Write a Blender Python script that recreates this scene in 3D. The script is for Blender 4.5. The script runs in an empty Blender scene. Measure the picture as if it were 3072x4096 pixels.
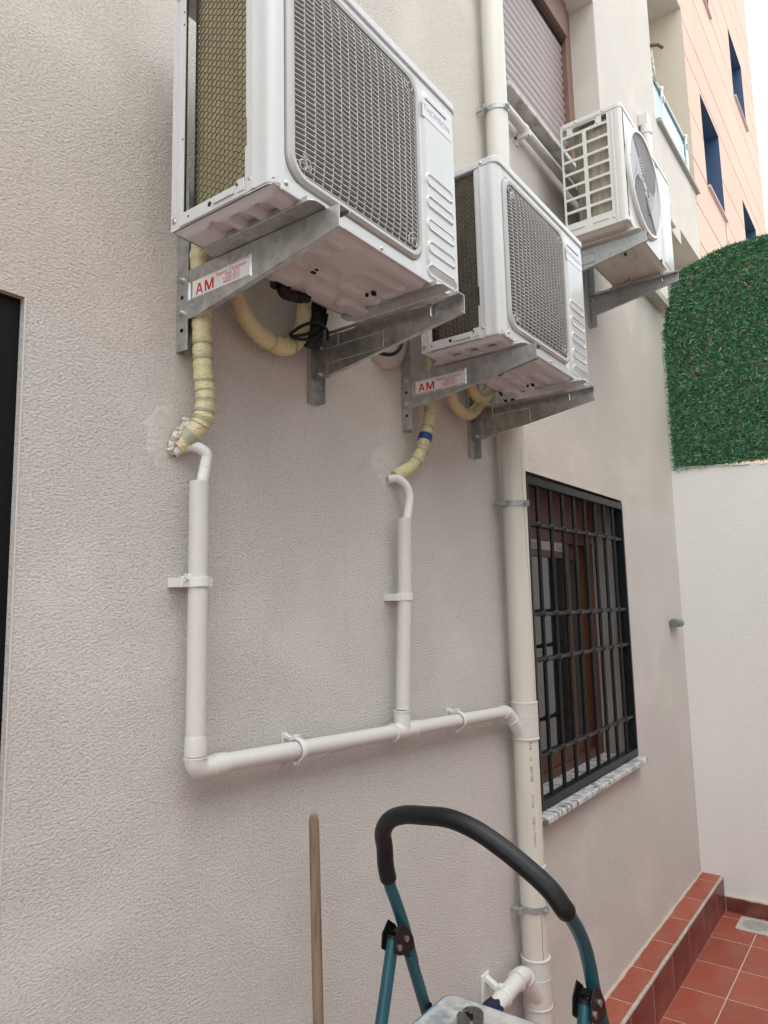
import bpy, bmesh, math, random
from mathutils import Vector, Matrix
random.seed(7)
R_=math.radians
sc=bpy.context.scene
COL=sc.collection
# ------------------------------------------------------------------ camera
cam=bpy.data.cameras.new('camera'); camo=bpy.data.objects.new('camera',cam); COL.objects.link(camo); sc.camera=camo
cam.sensor_fit='HORIZONTAL'; cam.sensor_width=36.0; cam.lens=36.0*2863/3072; cam.clip_end=500; cam.clip_start=0.02
def _cam_axes():
    f=2863.0; P=(1536.,2048.)
    ray=lambda x,y: Vector((x-P[0],-(y-P[1]),-f)).normalized()
    Z=ray(1032,-20100)
    if Z.y<0: Z=-Z
    X=ray(3656,2375); X=(X-Z*X.dot(Z)).normalized(); Y=Z.cross(X)
    return Matrix((X,Y,Z))
camo.matrix_world=Matrix.Translation((0,-1.32,0))@_cam_axes().to_4x4()
# ------------------------------------------------------------------ world, sun, exposure
w=bpy.data.worlds.new('World'); sc.world=w; w.use_nodes=True
nt=w.node_tree; bg=nt.nodes['Background']
sky=nt.nodes.new('ShaderNodeTexSky'); sky.sky_type='NISHITA'; sky.sun_disc=False
SUN_EL,SUN_AZ=R_(62),R_(215)
sky.sun_elevation=SUN_EL; sky.sun_rotation=SUN_AZ; sky.dust_density=6.0; sky.air_density=1.0; sky.ozone_density=0.4
cl=nt.nodes.new('ShaderNodeMixRGB'); cl.inputs[0].default_value=0.8; cl.inputs[2].default_value=(11.2,11.9,12.3,1)
nt.links.new(sky.outputs[0],cl.inputs[1]); nt.links.new(cl.outputs[0],bg.inputs[0]); bg.inputs[1].default_value=0.12
sl=bpy.data.lights.new('sun','SUN'); sl.energy=0.5; sl.angle=R_(40); sl.color=(1,0.98,0.94)
so=bpy.data.objects.new('sun',sl); COL.objects.link(so)
sd=Vector((math.sin(SUN_AZ)*math.cos(SUN_EL),math.cos(SUN_AZ)*math.cos(SUN_EL),math.sin(SUN_EL)))
so.rotation_euler=sd.to_track_quat('Z','Y').to_euler(); so.location=sd*20
sc.view_settings.view_transform='Standard'; sc.view_settings.look='None'; sc.view_settings.gamma=1
sc.view_settings.exposure=0.72
sc.render.engine='CYCLES'
# ------------------------------------------------------------------ materials
MATS={}
def mat(name,color,rough=0.5,metal=0.0,bump=None,var=None,spec=None,trans=0,alpha=None,coat=0,extra=None,objrand=0):
    """bump=(scale,strength,distance) list ; var=(scale,amount,color2)"""
    if name in MATS: return MATS[name]
    m=bpy.data.materials.new(name); m.use_nodes=True; n=m.node_tree.nodes; l=m.node_tree.links
    b=n['Principled BSDF']; b.inputs['Base Color'].default_value=(*color,1); b.inputs['Roughness'].default_value=rough
    b.inputs['Metallic'].default_value=metal
    if spec is not None: b.inputs['Specular IOR Level'].default_value=spec
    if trans: b.inputs['Transmission Weight'].default_value=trans
    if coat: b.inputs['Coat Weight'].default_value=coat; b.inputs['Coat Roughness'].default_value=0.08
    tc=n.new('ShaderNodeTexCoord')
    if var:
        vs=var if isinstance(var,list) else [var]
        prev=None
        for (s,amt,c2,*st) in vs:
            no=n.new('ShaderNodeTexNoise'); no.inputs['Scale'].default_value=s; no.inputs['Detail'].default_value=6
            if st:
                mp=n.new('ShaderNodeMapping'); mp.inputs['Scale'].default_value=st[0]
                l.new(tc.outputs['Object'],mp.inputs[0]); l.new(mp.outputs[0],no.inputs[0])
            else: l.new(tc.outputs['Object'],no.inputs[0])
            r=n.new('ShaderNodeMapRange'); r.inputs[1].default_value=0.42; r.inputs[2].default_value=0.62; r.inputs[4].default_value=amt
            l.new(no.outputs[0],r.inputs[0])
            mx=n.new('ShaderNodeMixRGB'); l.new(r.outputs[0],mx.inputs[0])
            if prev is None: mx.inputs[1].default_value=(*color,1)
            else: l.new(prev.outputs[0],mx.inputs[1])
            mx.inputs[2].default_value=(*c2,1); prev=mx
        l.new(prev.outputs[0],b.inputs['Base Color'])
    if objrand:
        oi=n.new('ShaderNodeObjectInfo'); r=n.new('ShaderNodeMapRange'); r.inputs[3].default_value=1-objrand; r.inputs[4].default_value=1+objrand*0.6; l.new(oi.outputs['Random'],r.inputs[0])
        hs=n.new('ShaderNodeHueSaturation'); l.new(r.outputs[0],hs.inputs['Value'])
        if var: l.new(prev.outputs[0],hs.inputs['Color'])
        else: hs.inputs['Color'].default_value=(*color,1)
        l.new(hs.outputs[0],b.inputs['Base Color'])
    if bump:
        prevb=None
        for bb in (bump if isinstance(bump,list) else [bump]):
            s,strg,dist=bb[:3]; det=bb[3] if len(bb)>3 else 3
            no=n.new('ShaderNodeTexNoise'); no.inputs['Scale'].default_value=s; no.inputs['Detail'].default_value=det
            if len(bb)>4:
                mp=n.new('ShaderNodeMapping'); mp.inputs['Scale'].default_value=bb[4]
                l.new(tc.outputs['Object'],mp.inputs[0]); l.new(mp.outputs[0],no.inputs[0])
            else: l.new(tc.outputs['Object'],no.inputs[0])
            bu=n.new('ShaderNodeBump'); bu.inputs['Strength'].default_value=strg; bu.inputs['Distance'].default_value=dist
            l.new(no.outputs[0],bu.inputs['Height'])
            if prevb: l.new(prevb.outputs[0],bu.inputs['Normal'])
            prevb=bu
        l.new(prevb.outputs[0],b.inputs['Normal'])
    if extra: extra(m,n,l,b,tc)
    MATS[name]=m; return m
def stucco(name,color,c2,c3,scale=175,dist=0.0027,strength=1.0,pit_shade=0.05,tone=None,speck=0.5):
    m=bpy.data.materials.new(name); m.use_nodes=True; n=m.node_tree.nodes; l=m.node_tree.links; b=n['Principled BSDF']
    b.inputs['Roughness'].default_value=1.0; b.inputs['Specular IOR Level'].default_value=0.08
    tc=n.new('ShaderNodeTexCoord')
    def noise(s,det=4,dis=0,mp=None):
        no=n.new('ShaderNodeTexNoise'); no.inputs['Scale'].default_value=s; no.inputs['Detail'].default_value=det; no.inputs['Distortion'].default_value=dis
        if mp:
            mm=n.new('ShaderNodeMapping'); mm.inputs['Scale'].default_value=mp; l.new(tc.outputs['Object'],mm.inputs[0]); l.new(mm.outputs[0],no.inputs[0])
        else: l.new(tc.outputs['Object'],no.inputs[0])
        return no
    def mrange(src,a,bb,c,d):
        r=n.new('ShaderNodeMapRange'); r.inputs[1].default_value=a; r.inputs[2].default_value=bb; r.inputs[3].default_value=c; r.inputs[4].default_value=d
        l.new(src,r.inputs[0]); return r
    def mix(f,a,bb,typ='MIX'):
        x=n.new('ShaderNodeMixRGB'); x.blend_type=typ
        if isinstance(f,float): x.inputs[0].default_value=f
        else: l.new(f,x.inputs[0])
        for i,v in ((1,a),(2,bb)):
            if isinstance(v,tuple): x.inputs[i].default_value=(*v,1)
            else: l.new(v,x.inputs[i])
        return x
    big=noise(1.6,3,0.6); mid=noise(6,4,0.8)
    c=mix(mrange(big.outputs[0],0.42,0.6,0,1).outputs[0],color,c2)
    c=mix(mrange(mid.outputs[0],0.5,0.7,0,0.25).outputs[0],c.outputs[0],c3)
    streak=noise(3,5,0.3,(2.2,1,0.25))
    c=mix(mrange(streak.outputs[0],0.6,0.8,0,0.08).outputs[0],c.outputs[0],(0.34,0.31,0.29))
    drip=noise(1.0,6,0.2,(16,1,0.7)); dm_=noise(1.3,2,0.2)
    dd_=n.new('ShaderNodeMath'); dd_.operation='MULTIPLY'; l.new(mrange(drip.outputs[0],0.60,0.72,0,0.16).outputs[0],dd_.inputs[0]); l.new(mrange(dm_.outputs[0],0.45,0.6,0,1).outputs[0],dd_.inputs[1])
    c=mix(dd_.outputs[0],c.outputs[0],(0.36,0.31,0.28))
    # the grit: coarse grains, fine grains, smoother trowelled zones
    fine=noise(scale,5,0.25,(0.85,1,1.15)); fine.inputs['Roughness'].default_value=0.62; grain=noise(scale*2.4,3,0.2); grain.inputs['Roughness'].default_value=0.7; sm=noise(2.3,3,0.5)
    spk=noise(scale*1.5,2,0.2)
    c=mix(mrange(spk.outputs[0],0.66,0.74,0,speck).outputs[0],c.outputs[0],(0.2,0.17,0.15))
    if tone:
        sx=n.new('ShaderNodeSeparateXYZ'); l.new(tc.outputs['Object'],sx.inputs[0])
        ad=n.new('ShaderNodeMath'); ad.operation='MULTIPLY_ADD'; l.new(mid.outputs[0],ad.inputs[0]); ad.inputs[1].default_value=0.20; l.new(sx.outputs[2],ad.inputs[2])
        c=mix(mrange(ad.outputs[0],tone[0],tone[0]+0.025,0,1).outputs[0],c.outputs[0],mix(0.42,c.outputs[0],tone[1]).outputs[0])
    c=mix(mrange(fine.outputs[0],0.34,0.52,pit_shade,0).outputs[0],c.outputs[0],(0.36,0.33,0.30))  # pit shading painted into the colour, darkest in the hollows of the grain
    l.new(c.outputs[0],b.inputs['Base Color'])
    rough_zone=mrange(sm.outputs[0],0.34,0.5,0.55,1.0)
    f1=mrange(fine.outputs[0],0.28,0.72,0,1.6)
    mul=n.new('ShaderNodeMath'); mul.operation='MULTIPLY'; l.new(f1.outputs[0],mul.inputs[0]); l.new(rough_zone.outputs[0],mul.inputs[1])
    g=n.new('ShaderNodeMath'); g.operation='MULTIPLY_ADD'; l.new(grain.outputs[0],g.inputs[0]); g.inputs[1].default_value=0.7; l.new(mul.outputs[0],g.inputs[2])
    b1=n.new('ShaderNodeBump'); b1.inputs['Strength'].default_value=strength; b1.inputs['Distance'].default_value=dist; l.new(g.outputs[0],b1.inputs['Height'])
    und=noise(7,3,0.3); b2=n.new('ShaderNodeBump'); b2.inputs['Strength'].default_value=0.4; b2.inputs['Distance'].default_value=0.003
    l.new(und.outputs[0],b2.inputs['Height']); l.new(b1.outputs[0],b2.inputs['Normal']); l.new(b2.outputs[0],b.inputs['Normal'])
    MATS[name]=m; return m
M_WALL=stucco('stucco_wall',(0.725,0.705,0.67),(0.72,0.695,0.665),(0.70,0.665,0.63),tone=(2.69,(0.70,0.60,0.50)),pit_shade=0.42,dist=0.0023)
M_WHITEWALL=stucco('white_plaster',(0.80,0.80,0.775),(0.79,0.79,0.765),(0.78,0.765,0.735),scale=60,dist=0.0012,strength=0.4,speck=0.06)
M_CREAM=stucco('cream_plaster',(0.70,0.63,0.51),(0.68,0.61,0.5),(0.68,0.6,0.47),scale=70,dist=0.002,strength=0.4)
M_SOFFIT=stucco('soffit_plaster',(0.68,0.65,0.61),(0.68,0.65,0.61),(0.64,0.61,0.58),scale=70,dist=0.001,strength=0.3)
M_SPECK=mat('speckled_reveal',(0.30,0.29,0.275),0.85,bump=(90,0.5,0.003),var=[(70,0.35,(0.30,0.27,0.25)),(9,0.3,(0.38,0.36,0.34))])
M_SALMON=mat('salmon_cladding',(0.70,0.475,0.37),0.8,bump=(60,0.2,0.002),var=[(2,0.4,(0.69,0.46,0.355)),(30,0.2,(0.65,0.43,0.33)),(1.2,0.3,(0.64,0.46,0.38),(3,3,.25))],objrand=0.05)
M_BLUE=mat('blue_reveal',(0.055,0.105,0.20),0.5)
M_SHEET=mat('white_painted_steel',(0.63,0.645,0.65),0.30,coat=0.3,bump=(3.5,0.08,0.01),var=[(7,0.35,(0.57,0.58,0.575),(2,2,.6)),(150,0.10,(0.42,0.41,0.39))])
M_SHEET3=mat('ivory_painted_steel',(0.67,0.665,0.63),0.34,coat=0.2,bump=(3.5,0.08,0.01),var=[(6,0.35,(0.60,0.59,0.54),(2,2,.5)),(150,0.12,(0.40,0.38,0.33))])
M_PAN=mat('base_pan_paint',(0.63,0.65,0.66),0.36,coat=0.15)
M_PLASTIC=mat('grille_plastic',(0.47,0.465,0.45),0.42)
M_PLASTIC3=mat('fan_guard_plastic',(0.50,0.49,0.50),0.5)
M_DARKIN=mat('dark_interior',(0.02,0.022,0.03),0.6)
M_FAN=mat('fan_plastic',(0.10,0.10,0.11),0.35)
def _fins(m,n,l,b,tc):
    wv=n.new('ShaderNodeTexWave'); wv.wave_type='BANDS'; wv.bands_direction='Z'; wv.inputs['Scale'].default_value=20; wv.inputs['Distortion'].default_value=1.5
    l.new(tc.outputs['Object'],wv.inputs[0])
    no=n.new('ShaderNodeTexNoise'); no.inputs['Scale'].default_value=60; mp=n.new('ShaderNodeMapping'); mp.inputs['Scale'].default_value=(6,6,.3)
    l.new(tc.outputs['Object'],mp.inputs[0]); l.new(mp.outputs[0],no.inputs[0])
    bu=n.new('ShaderNodeBump'); bu.inputs['Strength'].default_value=0.6; bu.inputs['Distance'].default_value=0.002; l.new(no.outputs[0],bu.inputs['Height']); l.new(bu.outputs[0],b.inputs['Normal'])
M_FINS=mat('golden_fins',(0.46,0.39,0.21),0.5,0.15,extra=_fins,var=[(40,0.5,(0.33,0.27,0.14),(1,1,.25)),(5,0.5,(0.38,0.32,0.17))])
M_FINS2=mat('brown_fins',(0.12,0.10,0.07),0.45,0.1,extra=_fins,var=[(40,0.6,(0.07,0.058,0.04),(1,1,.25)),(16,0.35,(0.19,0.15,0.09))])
M_FINS3=mat('grey_fins',(0.33,0.30,0.23),0.5,0.1,extra=_fins,var=[(50,0.5,(0.13,0.115,0.09),(1,1,.15))])
M_WIRE=mat('black_wire_guard',(0.035,0.032,0.028),0.45)
M_GALV=mat('galvanised_steel',(0.56,0.57,0.56),0.30,0.75,bump=[(14,0.25,0.004),(160,0.2,0.0006)],var=[(38,0.7,(0.32,0.33,0.32)),(9,0.6,(0.40,0.40,0.36)),(120,0.35,(0.62,0.63,0.63))])
M_GALV3=mat('dull_galvanised',(0.44,0.46,0.46),0.5,0.55,bump=(120,0.15,0.001),var=[(60,0.6,(0.31,0.33,0.33))])
M_BOLT=mat('zinc_bolt',(0.6,0.6,0.58),0.28,0.95)
M_HOLE=mat('hole_shadow',(0.015,0.015,0.015),0.9)
M_PVC=mat('white_pvc',(0.635,0.625,0.60),0.38,bump=(14,0.05,0.003),var=[(5,0.3,(0.59,0.575,0.535)),(60,0.12,(0.5,0.47,0.43))])
M_PVCNEW=mat('clean_white_pvc',(0.68,0.675,0.655),0.34,var=[(30,0.2,(0.62,0.61,0.58))])
M_PVCOLD=mat('aged_cream_pvc',(0.64,0.615,0.555),0.36,bump=(12,0.05,0.003),var=[(4,0.6,(0.66,0.635,0.57),(3,3,.6)),(9,0.25,(0.59,0.55,0.47),(4,4,.35))])
M_CLIP=mat('clip_plastic',(0.70,0.70,0.68),0.4)
M_INS=mat('yellow_tape_wrap',(0.66,0.60,0.34),0.36,coat=0.2,bump=[(60,0.9,0.004,4,(1,1,4)),(22,0.7,0.008,3,(1,1,2))],var=[(12,0.55,(0.54,0.50,0.29),(1,1,2.5)),(30,0.4,(0.64,0.58,0.36),(1,1,3))])
M_INSG=mat('grey_green_tape_band',(0.35,0.37,0.27),0.4,coat=0.2,bump=(40,0.4,0.003))
M_FLEX=mat('translucent_hose',(0.74,0.75,0.72),0.35)
M_FOAM=mat('expanding_filler',(0.62,0.60,0.53),0.9,bump=(60,1,0.01))
M_BLACK=mat('black_rubber',(0.007,0.007,0.008),0.42,spec=0.35)
M_BLUETAPE=mat('blue_tape',(0.02,0.055,0.22),0.4)
M_NAVY=mat('navy_rag',(0.012,0.014,0.045),0.9,bump=(90,1,0.004))
M_RED=mat('red_print',(0.55,0.02,0.015),0.5)
M_STICK=mat('white_sticker',(0.78,0.78,0.77),0.35)
M_LOGO=mat('grey_mauve_print',(0.36,0.33,0.38),0.4)
M_INK=mat('black_ink',(0.03,0.03,0.035),0.6)
M_INKG=mat('faded_ink',(0.16,0.16,0.15),0.6)
M_IRON=mat('black_painted_iron',(0.007,0.009,0.011),0.4,spec=0.35,bump=[(60,0.35,0.002),(300,0.2,0.001)],var=[(70,0.2,(0.025,0.028,0.03))])
M_WOOD=mat('brown_window_wood',(0.095,0.036,0.018),0.4,var=[(12,0.5,(0.085,0.032,0.017),(1,1,.2))])
M_BROWN=mat('brown_shutter_box',(0.20,0.115,0.085),0.5,var=[(10,0.4,(0.15,0.09,0.07))])
M_SLAT=mat('mauve_brown_slat',(0.31,0.245,0.235),0.34,coat=0.2,var=[(30,0.4,(0.27,0.21,0.2),(.3,1,1))])
M_GLASS=mat('dark_window_glass',(0.015,0.017,0.018),0.03,spec=1.0)
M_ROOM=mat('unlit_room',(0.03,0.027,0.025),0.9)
def _marble(m,n,l,b,tc):
    no=n.new('ShaderNodeTexNoise'); no.inputs['Scale'].default_value=24; no.inputs['Detail'].default_value=8; no.inputs['Distortion'].default_value=1.6
    mp=n.new('ShaderNodeMapping'); mp.inputs['Scale'].default_value=(1.6,0.6,0.6); mp.inputs['Rotation'].default_value=(0,0,0.5)
    l.new(tc.outputs['Object'],mp.inputs[0]); l.new(mp.outputs[0],no.inputs[0])
    cr=n.new('ShaderNodeValToRGB'); e=cr.color_ramp.elements; e[0].position=0.36; e[0].color=(0.13,0.14,0.16,1); e[1].position=0.6; e[1].color=(0.68,0.68,0.67,1)
    x=cr.color_ramp.elements.new(0.47); x.color=(0.44,0.455,0.47,1)
    l.new(no.outputs[0],cr.inputs[0]); l.new(cr.outputs[0],b.inputs['Base Color'])
M_MARBLE=mat('grey_veined_marble',(0.6,0.6,0.6),0.3,extra=_marble)
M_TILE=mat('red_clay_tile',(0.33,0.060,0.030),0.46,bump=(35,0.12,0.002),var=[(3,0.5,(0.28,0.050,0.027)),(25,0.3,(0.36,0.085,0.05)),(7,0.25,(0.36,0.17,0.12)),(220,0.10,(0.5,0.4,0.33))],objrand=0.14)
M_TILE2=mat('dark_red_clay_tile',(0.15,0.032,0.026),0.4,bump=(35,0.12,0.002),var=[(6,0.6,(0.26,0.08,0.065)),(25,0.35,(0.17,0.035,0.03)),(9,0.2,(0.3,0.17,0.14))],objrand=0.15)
M_GROUT=mat('pale_grout',(0.56,0.47,0.40),0.9,bump=(90,0.4,0.003))
M_MORTAR=mat('grey_mortar_bead',(0.42,0.38,0.33),0.85,bump=(70,0.8,0.005),var=[(30,0.6,(0.55,0.5,0.42))])
M_TEAL=mat('teal_tube_paint',(0.003,0.070,0.095),0.36,coat=0.1,bump=(50,0.1,0.001),var=[(260,0.05,(0.2,0.25,0.25))])
M_PLAT=mat('dusty_platform',(0.36,0.37,0.37),0.8,bump=(60,0.4,0.002),var=[(14,0.8,(0.20,0.22,0.25)),(40,0.7,(0.55,0.53,0.49)),(5,0.5,(0.5,0.47,0.42))])
M_PLATRIM=mat('platform_blue_rim',(0.008,0.18,0.27),0.4,var=[(70,0.25,(0.35,0.42,0.42))])
M_GRIP=mat('black_foam_grip',(0.0045,0.0055,0.0075),0.42,spec=0.35,bump=[(200,0.15,0.001),(12,0.1,0.006)],var=[(22,0.10,(0.02,0.02,0.02)),(130,0.05,(0.1,0.1,0.1))])
M_HANDLE=mat('worn_wood_pole',(0.23,0.155,0.10),0.6,bump=(30,0.6,0.003,4,(6,6,.2)),var=[(30,0.8,(0.11,0.07,0.045),(5,5,.15)),(14,0.5,(0.30,0.23,0.16),(3,3,.5))])
M_TOOL=mat('tool_steel',(0.16,0.15,0.14),0.4,0.9,var=[(60,0.5,(0.3,0.29,0.27))])
M_BRASS=mat('brass_edge',(0.55,0.42,0.2),0.35,0.9)
M_GRATE=mat('drain_grate_plastic',(0.5,0.49,0.46),0.6,var=[(40,0.4,(0.4,0.39,0.36))])
M_DEVG=mat('connector_grey',(0.17,0.18,0.18),0.5)
M_GREEN=mat('connector_green',(0.16,0.42,0.05),0.45)
M_BALGLASS=mat('pale_blue_balcony_glass',(0.60,0.80,0.86),0.12,spec=0.8)
M_ALU=mat('white_aluminium',(0.78,0.79,0.80),0.3)
M_GREYCOP=mat('grey_coping',(0.34,0.33,0.31),0.8)
M_RUST=mat('rusty_bar',(0.13,0.07,0.05),0.9)
def _blade(m,n,l,b,tc):
    at=n.new('ShaderNodeAttribute'); at.attribute_name='tone'; cr=n.new('ShaderNodeValToRGB'); e=cr.color_ramp.elements
    e[0].color=(0.020,0.105,0.050,1); e[1].color=(0.46,0.68,0.44,1); x=e.new(0.6); x.color=(0.090,0.32,0.15,1)
    l.new(at.outputs['Fac'],cr.inputs[0]); l.new(cr.outputs[0],b.inputs['Base Color'])
M_BLADE=mat('plastic_grass_blade',(0.03,0.12,0.05),0.32,extra=_blade)
M_BACKING=mat('straw_mesh_backing',(0.10,0.085,0.045),0.9,var=[(30,0.9,(0.42,0.30,0.16)),(12,0.8,(0.025,0.05,0.025))])
M_WHITEFR=mat('white_window_frame',(0.74,0.75,0.76),0.35)
# ------------------------------------------------------------------ mesh helpers
class MB:
    def __init__(s): s.v=[]; s.f=[]; s.sm=[]
    def add(s,vs,fs,smooth=False):
        o=len(s.v); s.v+= [tuple(v) for v in vs]; s.f+=[tuple(i+o for i in f) for f in fs]; s.sm+=[smooth]*len(fs); return s
    def box(s,x0,x1,y0,y1,z0,z1):
        vs=[(x,y,z) for x in (x0,x1) for y in (y0,y1) for z in (z0,z1)]
        return s.add(vs,[(0,1,3,2),(4,6,7,5),(0,4,5,1),(2,3,7,6),(0,2,6,4),(1,5,7,3)])
    def quad(s,a,b,c,d): return s.add([a,b,c,d],[(0,1,2,3)])
    def prism(s,poly,axis,a,b,smooth=False):
        """poly 2D in the two other axes (order xyz minus axis)"""
        def P(p,t):
            if axis==0: return (t,p[0],p[1])
            if axis==1: return (p[0],t,p[1])
            return (p[0],p[1],t)
        n=len(poly); vs=[P(p,a) for p in poly]+[P(p,b) for p in poly]
        fs=[tuple(range(n))[::-1],tuple(range(n,2*n))]
        s.add(vs,fs); o=len(s.v)-2*n
        for i in range(n): s.f.append((o+i,o+(i+1)%n,o+n+(i+1)%n,o+n+i)); s.sm.append(smooth)
        return s
    def tube(s,pts,r,seg=12,cap=True,smooth=True):
        pts=[Vector(p) for p in pts]; n=len(pts); rs=r if isinstance(r,(list,tuple)) else [r]*n
        T=[]
        for i in range(n):
            a=pts[max(i-1,0)]; b=pts[min(i+1,n-1)]; d=b-a; T.append(d.normalized() if d.length>1e-9 else Vector((0,0,1)))
        for i in range(n):
            if (pts[min(i+1,n-1)]-pts[max(i-1,0)]).length<1e-9 and i>0: T[i]=T[i-1]
        up=Vector((0,0,1)) if abs(T[0].z)<0.9 else Vector((0,1,0))
        N=T[0].cross(up).normalized(); vs=[]
        for i in range(n):
            if i>0:
                N=(N-T[i]*N.dot(T[i]));
                N=N.normalized()
            B=T[i].cross(N)
            for k in range(seg):
                a=2*math.pi*k/seg; vs.append(pts[i]+N*(math.cos(a)*rs[i])+B*(math.sin(a)*rs[i]))
        fs=[]
        for i in range(n-1):
            for k in range(seg):
                k2=(k+1)%seg; fs.append((i*seg+k,i*seg+k2,(i+1)*seg+k2,(i+1)*seg+k))
        s.add(vs,fs,smooth)
        if cap:
            o=len(s.v)-n*seg
            s.f.append(tuple(o+k for k in range(seg))[::-1]); s.sm.append(False)
            s.f.append(tuple(o+(n-1)*seg+k for k in range(seg))); s.sm.append(False)
        return s
    def cyl(s,a,b,r,seg=16,r2=None): return s.tube([a,b],[r,r if r2 is None else r2],seg)
    def sphere(s,c,r,seg=12,rings=8,sc_=(1,1,1)):
        vs=[];fs=[]
        for i in range(rings+1):
            t=math.pi*i/rings
            for k in range(seg):
                a=2*math.pi*k/seg; vs.append((c[0]+r*sc_[0]*math.sin(t)*math.cos(a),c[1]+r*sc_[1]*math.sin(t)*math.sin(a),c[2]+r*sc_[2]*math.cos(t)))
        for i in range(rings):
            for k in range(seg): fs.append((i*seg+k,(i+1)*seg+k,(i+1)*seg+(k+1)%seg,i*seg+(k+1)%seg))
        return s.add(vs,fs,True)
    def grid(s,fn,nu,nv,smooth=True,flip=False):
        vs=[fn(i/nu,j/nv) for i in range(nu+1) for j in range(nv+1)]; fs=[]
        for i in range(nu):
            for j in range(nv):
                q=(i*(nv+1)+j,(i+1)*(nv+1)+j,(i+1)*(nv+1)+j+1,i*(nv+1)+j+1); fs.append(q[::-1] if flip else q)
        return s.add(vs,fs,smooth)
    def ring(s,inner,outer,y0,y1):
        """plate in xz with hole: inner/outer lists of (x,z) of equal length; slab y0..y1"""
        n=len(inner); vs=[]
        for y in (y0,y1):
            vs+=[(p[0],y,p[1]) for p in inner]+[(p[0],y,p[1]) for p in outer]
        fs=[]
        for i in range(n):
            j=(i+1)%n
            fs.append((i,j,n+j,n+i)); fs.append((2*n+i,3*n+i,3*n+j,2*n+j))
            fs.append((i,2*n+i,2*n+j,j)); fs.append((n+i,n+j,3*n+j,3*n+i))
        return s.add(vs,fs)
    def xform(s,M):
        s.v=[tuple(M@Vector(v)) for v in s.v]; return s
    def build(s,name,m,parent=None,bevel=0,label=None,kind=None):
        me=bpy.data.meshes.new(name); me.from_pydata(s.v,[],s.f); me.polygons.foreach_set('use_smooth',s.sm); me.update()
        bm=bmesh.new(); bm.from_mesh(me); bmesh.ops.recalc_face_normals(bm,faces=bm.faces); bm.to_mesh(me); bm.free()
        if any(s.sm) and len(s.f)<40000: me.set_sharp_from_angle(angle=R_(38))
        if m: me.materials.append(m)
        o=bpy.data.objects.new(name,me); COL.objects.link(o)
        if parent: o.parent=parent
        if bevel:
            b=o.modifiers.new('bevel','BEVEL'); b.width=bevel; b.segments=2; b.limit_method='ANGLE'; b.angle_limit=R_(40); b.harden_normals=False
        if label: o['label']=label
        if kind: o['kind']=kind
        return o
def empty(name,loc,label,cat,group=None,rot=(0,0,0)):
    o=bpy.data.objects.new(name,None); o.empty_display_size=0.05; COL.objects.link(o); o.location=loc; o.rotation_euler=rot
    o['label']=label; o['category']=cat
    if group: o['group']=group
    return o
def tag(o,label,cat,group=None):
    o['label']=label; o['category']=cat
    if group: o['group']=group
    return o
def struct(o): o['kind']='structure'; return o
def copy_part(src,parent,name=None):
    c=src.copy(); COL.objects.link(c); c.parent=parent; return c
def rr(cx,cz,hw,hh,r,n=8):
    pts=[]
    for (sx,sz,a0) in ((1,1,0),(-1,1,90),(-1,-1,180),(1,-1,270)):
        for k in range(n+1):
            a=R_(a0+90*k/n); pts.append((cx+sx*(hw-r)+r*math.cos(a),cz+sz*(hh-r)+r*math.sin(a)))
    return pts
def rr_square(cx,cz,x0,x1,z0,z1,n=8):
    """outer rectangle sampled to match rr() ordering: TR,TL,BL,BR corners"""
    C=[(x1,z1),(x0,z1),(x0,z0),(x1,z0)]; pts=[]
    for c in C: pts+= [c]*(n+1)
    return pts
def smooth(t): t=max(0,min(1,t)); return t*t*(3-2*t)
def capsule(x,z,x0,x1,z0,r,e=0.004):
    """1 inside capsule centre line (x0..x1,z0) radius r, smooth edge e"""
    dx=x-min(max(x,x0),x1); d=math.hypot(dx,z-z0); return 1-smooth((d-(r-e))/(2*e))
def catmull(P,n=8):
    P=[Vector(p) for p in P]; out=[]
    for i in range(len(P)-1):
        a=P[max(i-1,0)];b=P[i];c=P[i+1];d=P[min(i+2,len(P)-1)]
        for k in range(n):
            t=k/n; out.append(0.5*((2*b)+(-a+c)*t+(2*a-5*b+4*c-d)*t*t+(-a+3*b-3*c+d)*t*t*t))
    out.append(P[-1]); return out
def text_mesh(name,txt,size,m,parent,loc,right,up,width=None,bold=0.0,depth=0.0003,align='LEFT',bend=None,squeeze=1.0):
    cu=bpy.data.curves.new('t','FONT'); cu.body=txt; cu.size=size; cu.extrude=depth; cu.align_x=align; cu.offset=0.0; cu.resolution_u=3
    o=bpy.data.objects.new('t',cu); COL.objects.link(o); bpy.context.view_layer.update()
    me=bpy.data.meshes.new_from_object(o.evaluated_get(bpy.context.evaluated_depsgraph_get()))
    bpy.data.objects.remove(o); bpy.data.curves.remove(cu)
    if width:
        xs=[v.co.x for v in me.vertices]; k=width/(max(xs)-min(xs)); mn=min(xs)
        for v in me.vertices: v.co.x=(v.co.x-mn)*k
    right=Vector(right);up=Vector(up);nn=right.cross(up); M=Matrix((right,up,nn)).transposed().to_4x4(); M.translation=Vector(loc)
    for v in me.vertices:
        if bend: v.co=bend(v.co)
        else: v.co=M@v.co
    me.materials.clear(); me.materials.append(m); me.update()
    ob=bpy.data.objects.new(name,me); COL.objects.link(ob)
    if parent: ob.parent=parent
    return ob
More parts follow.
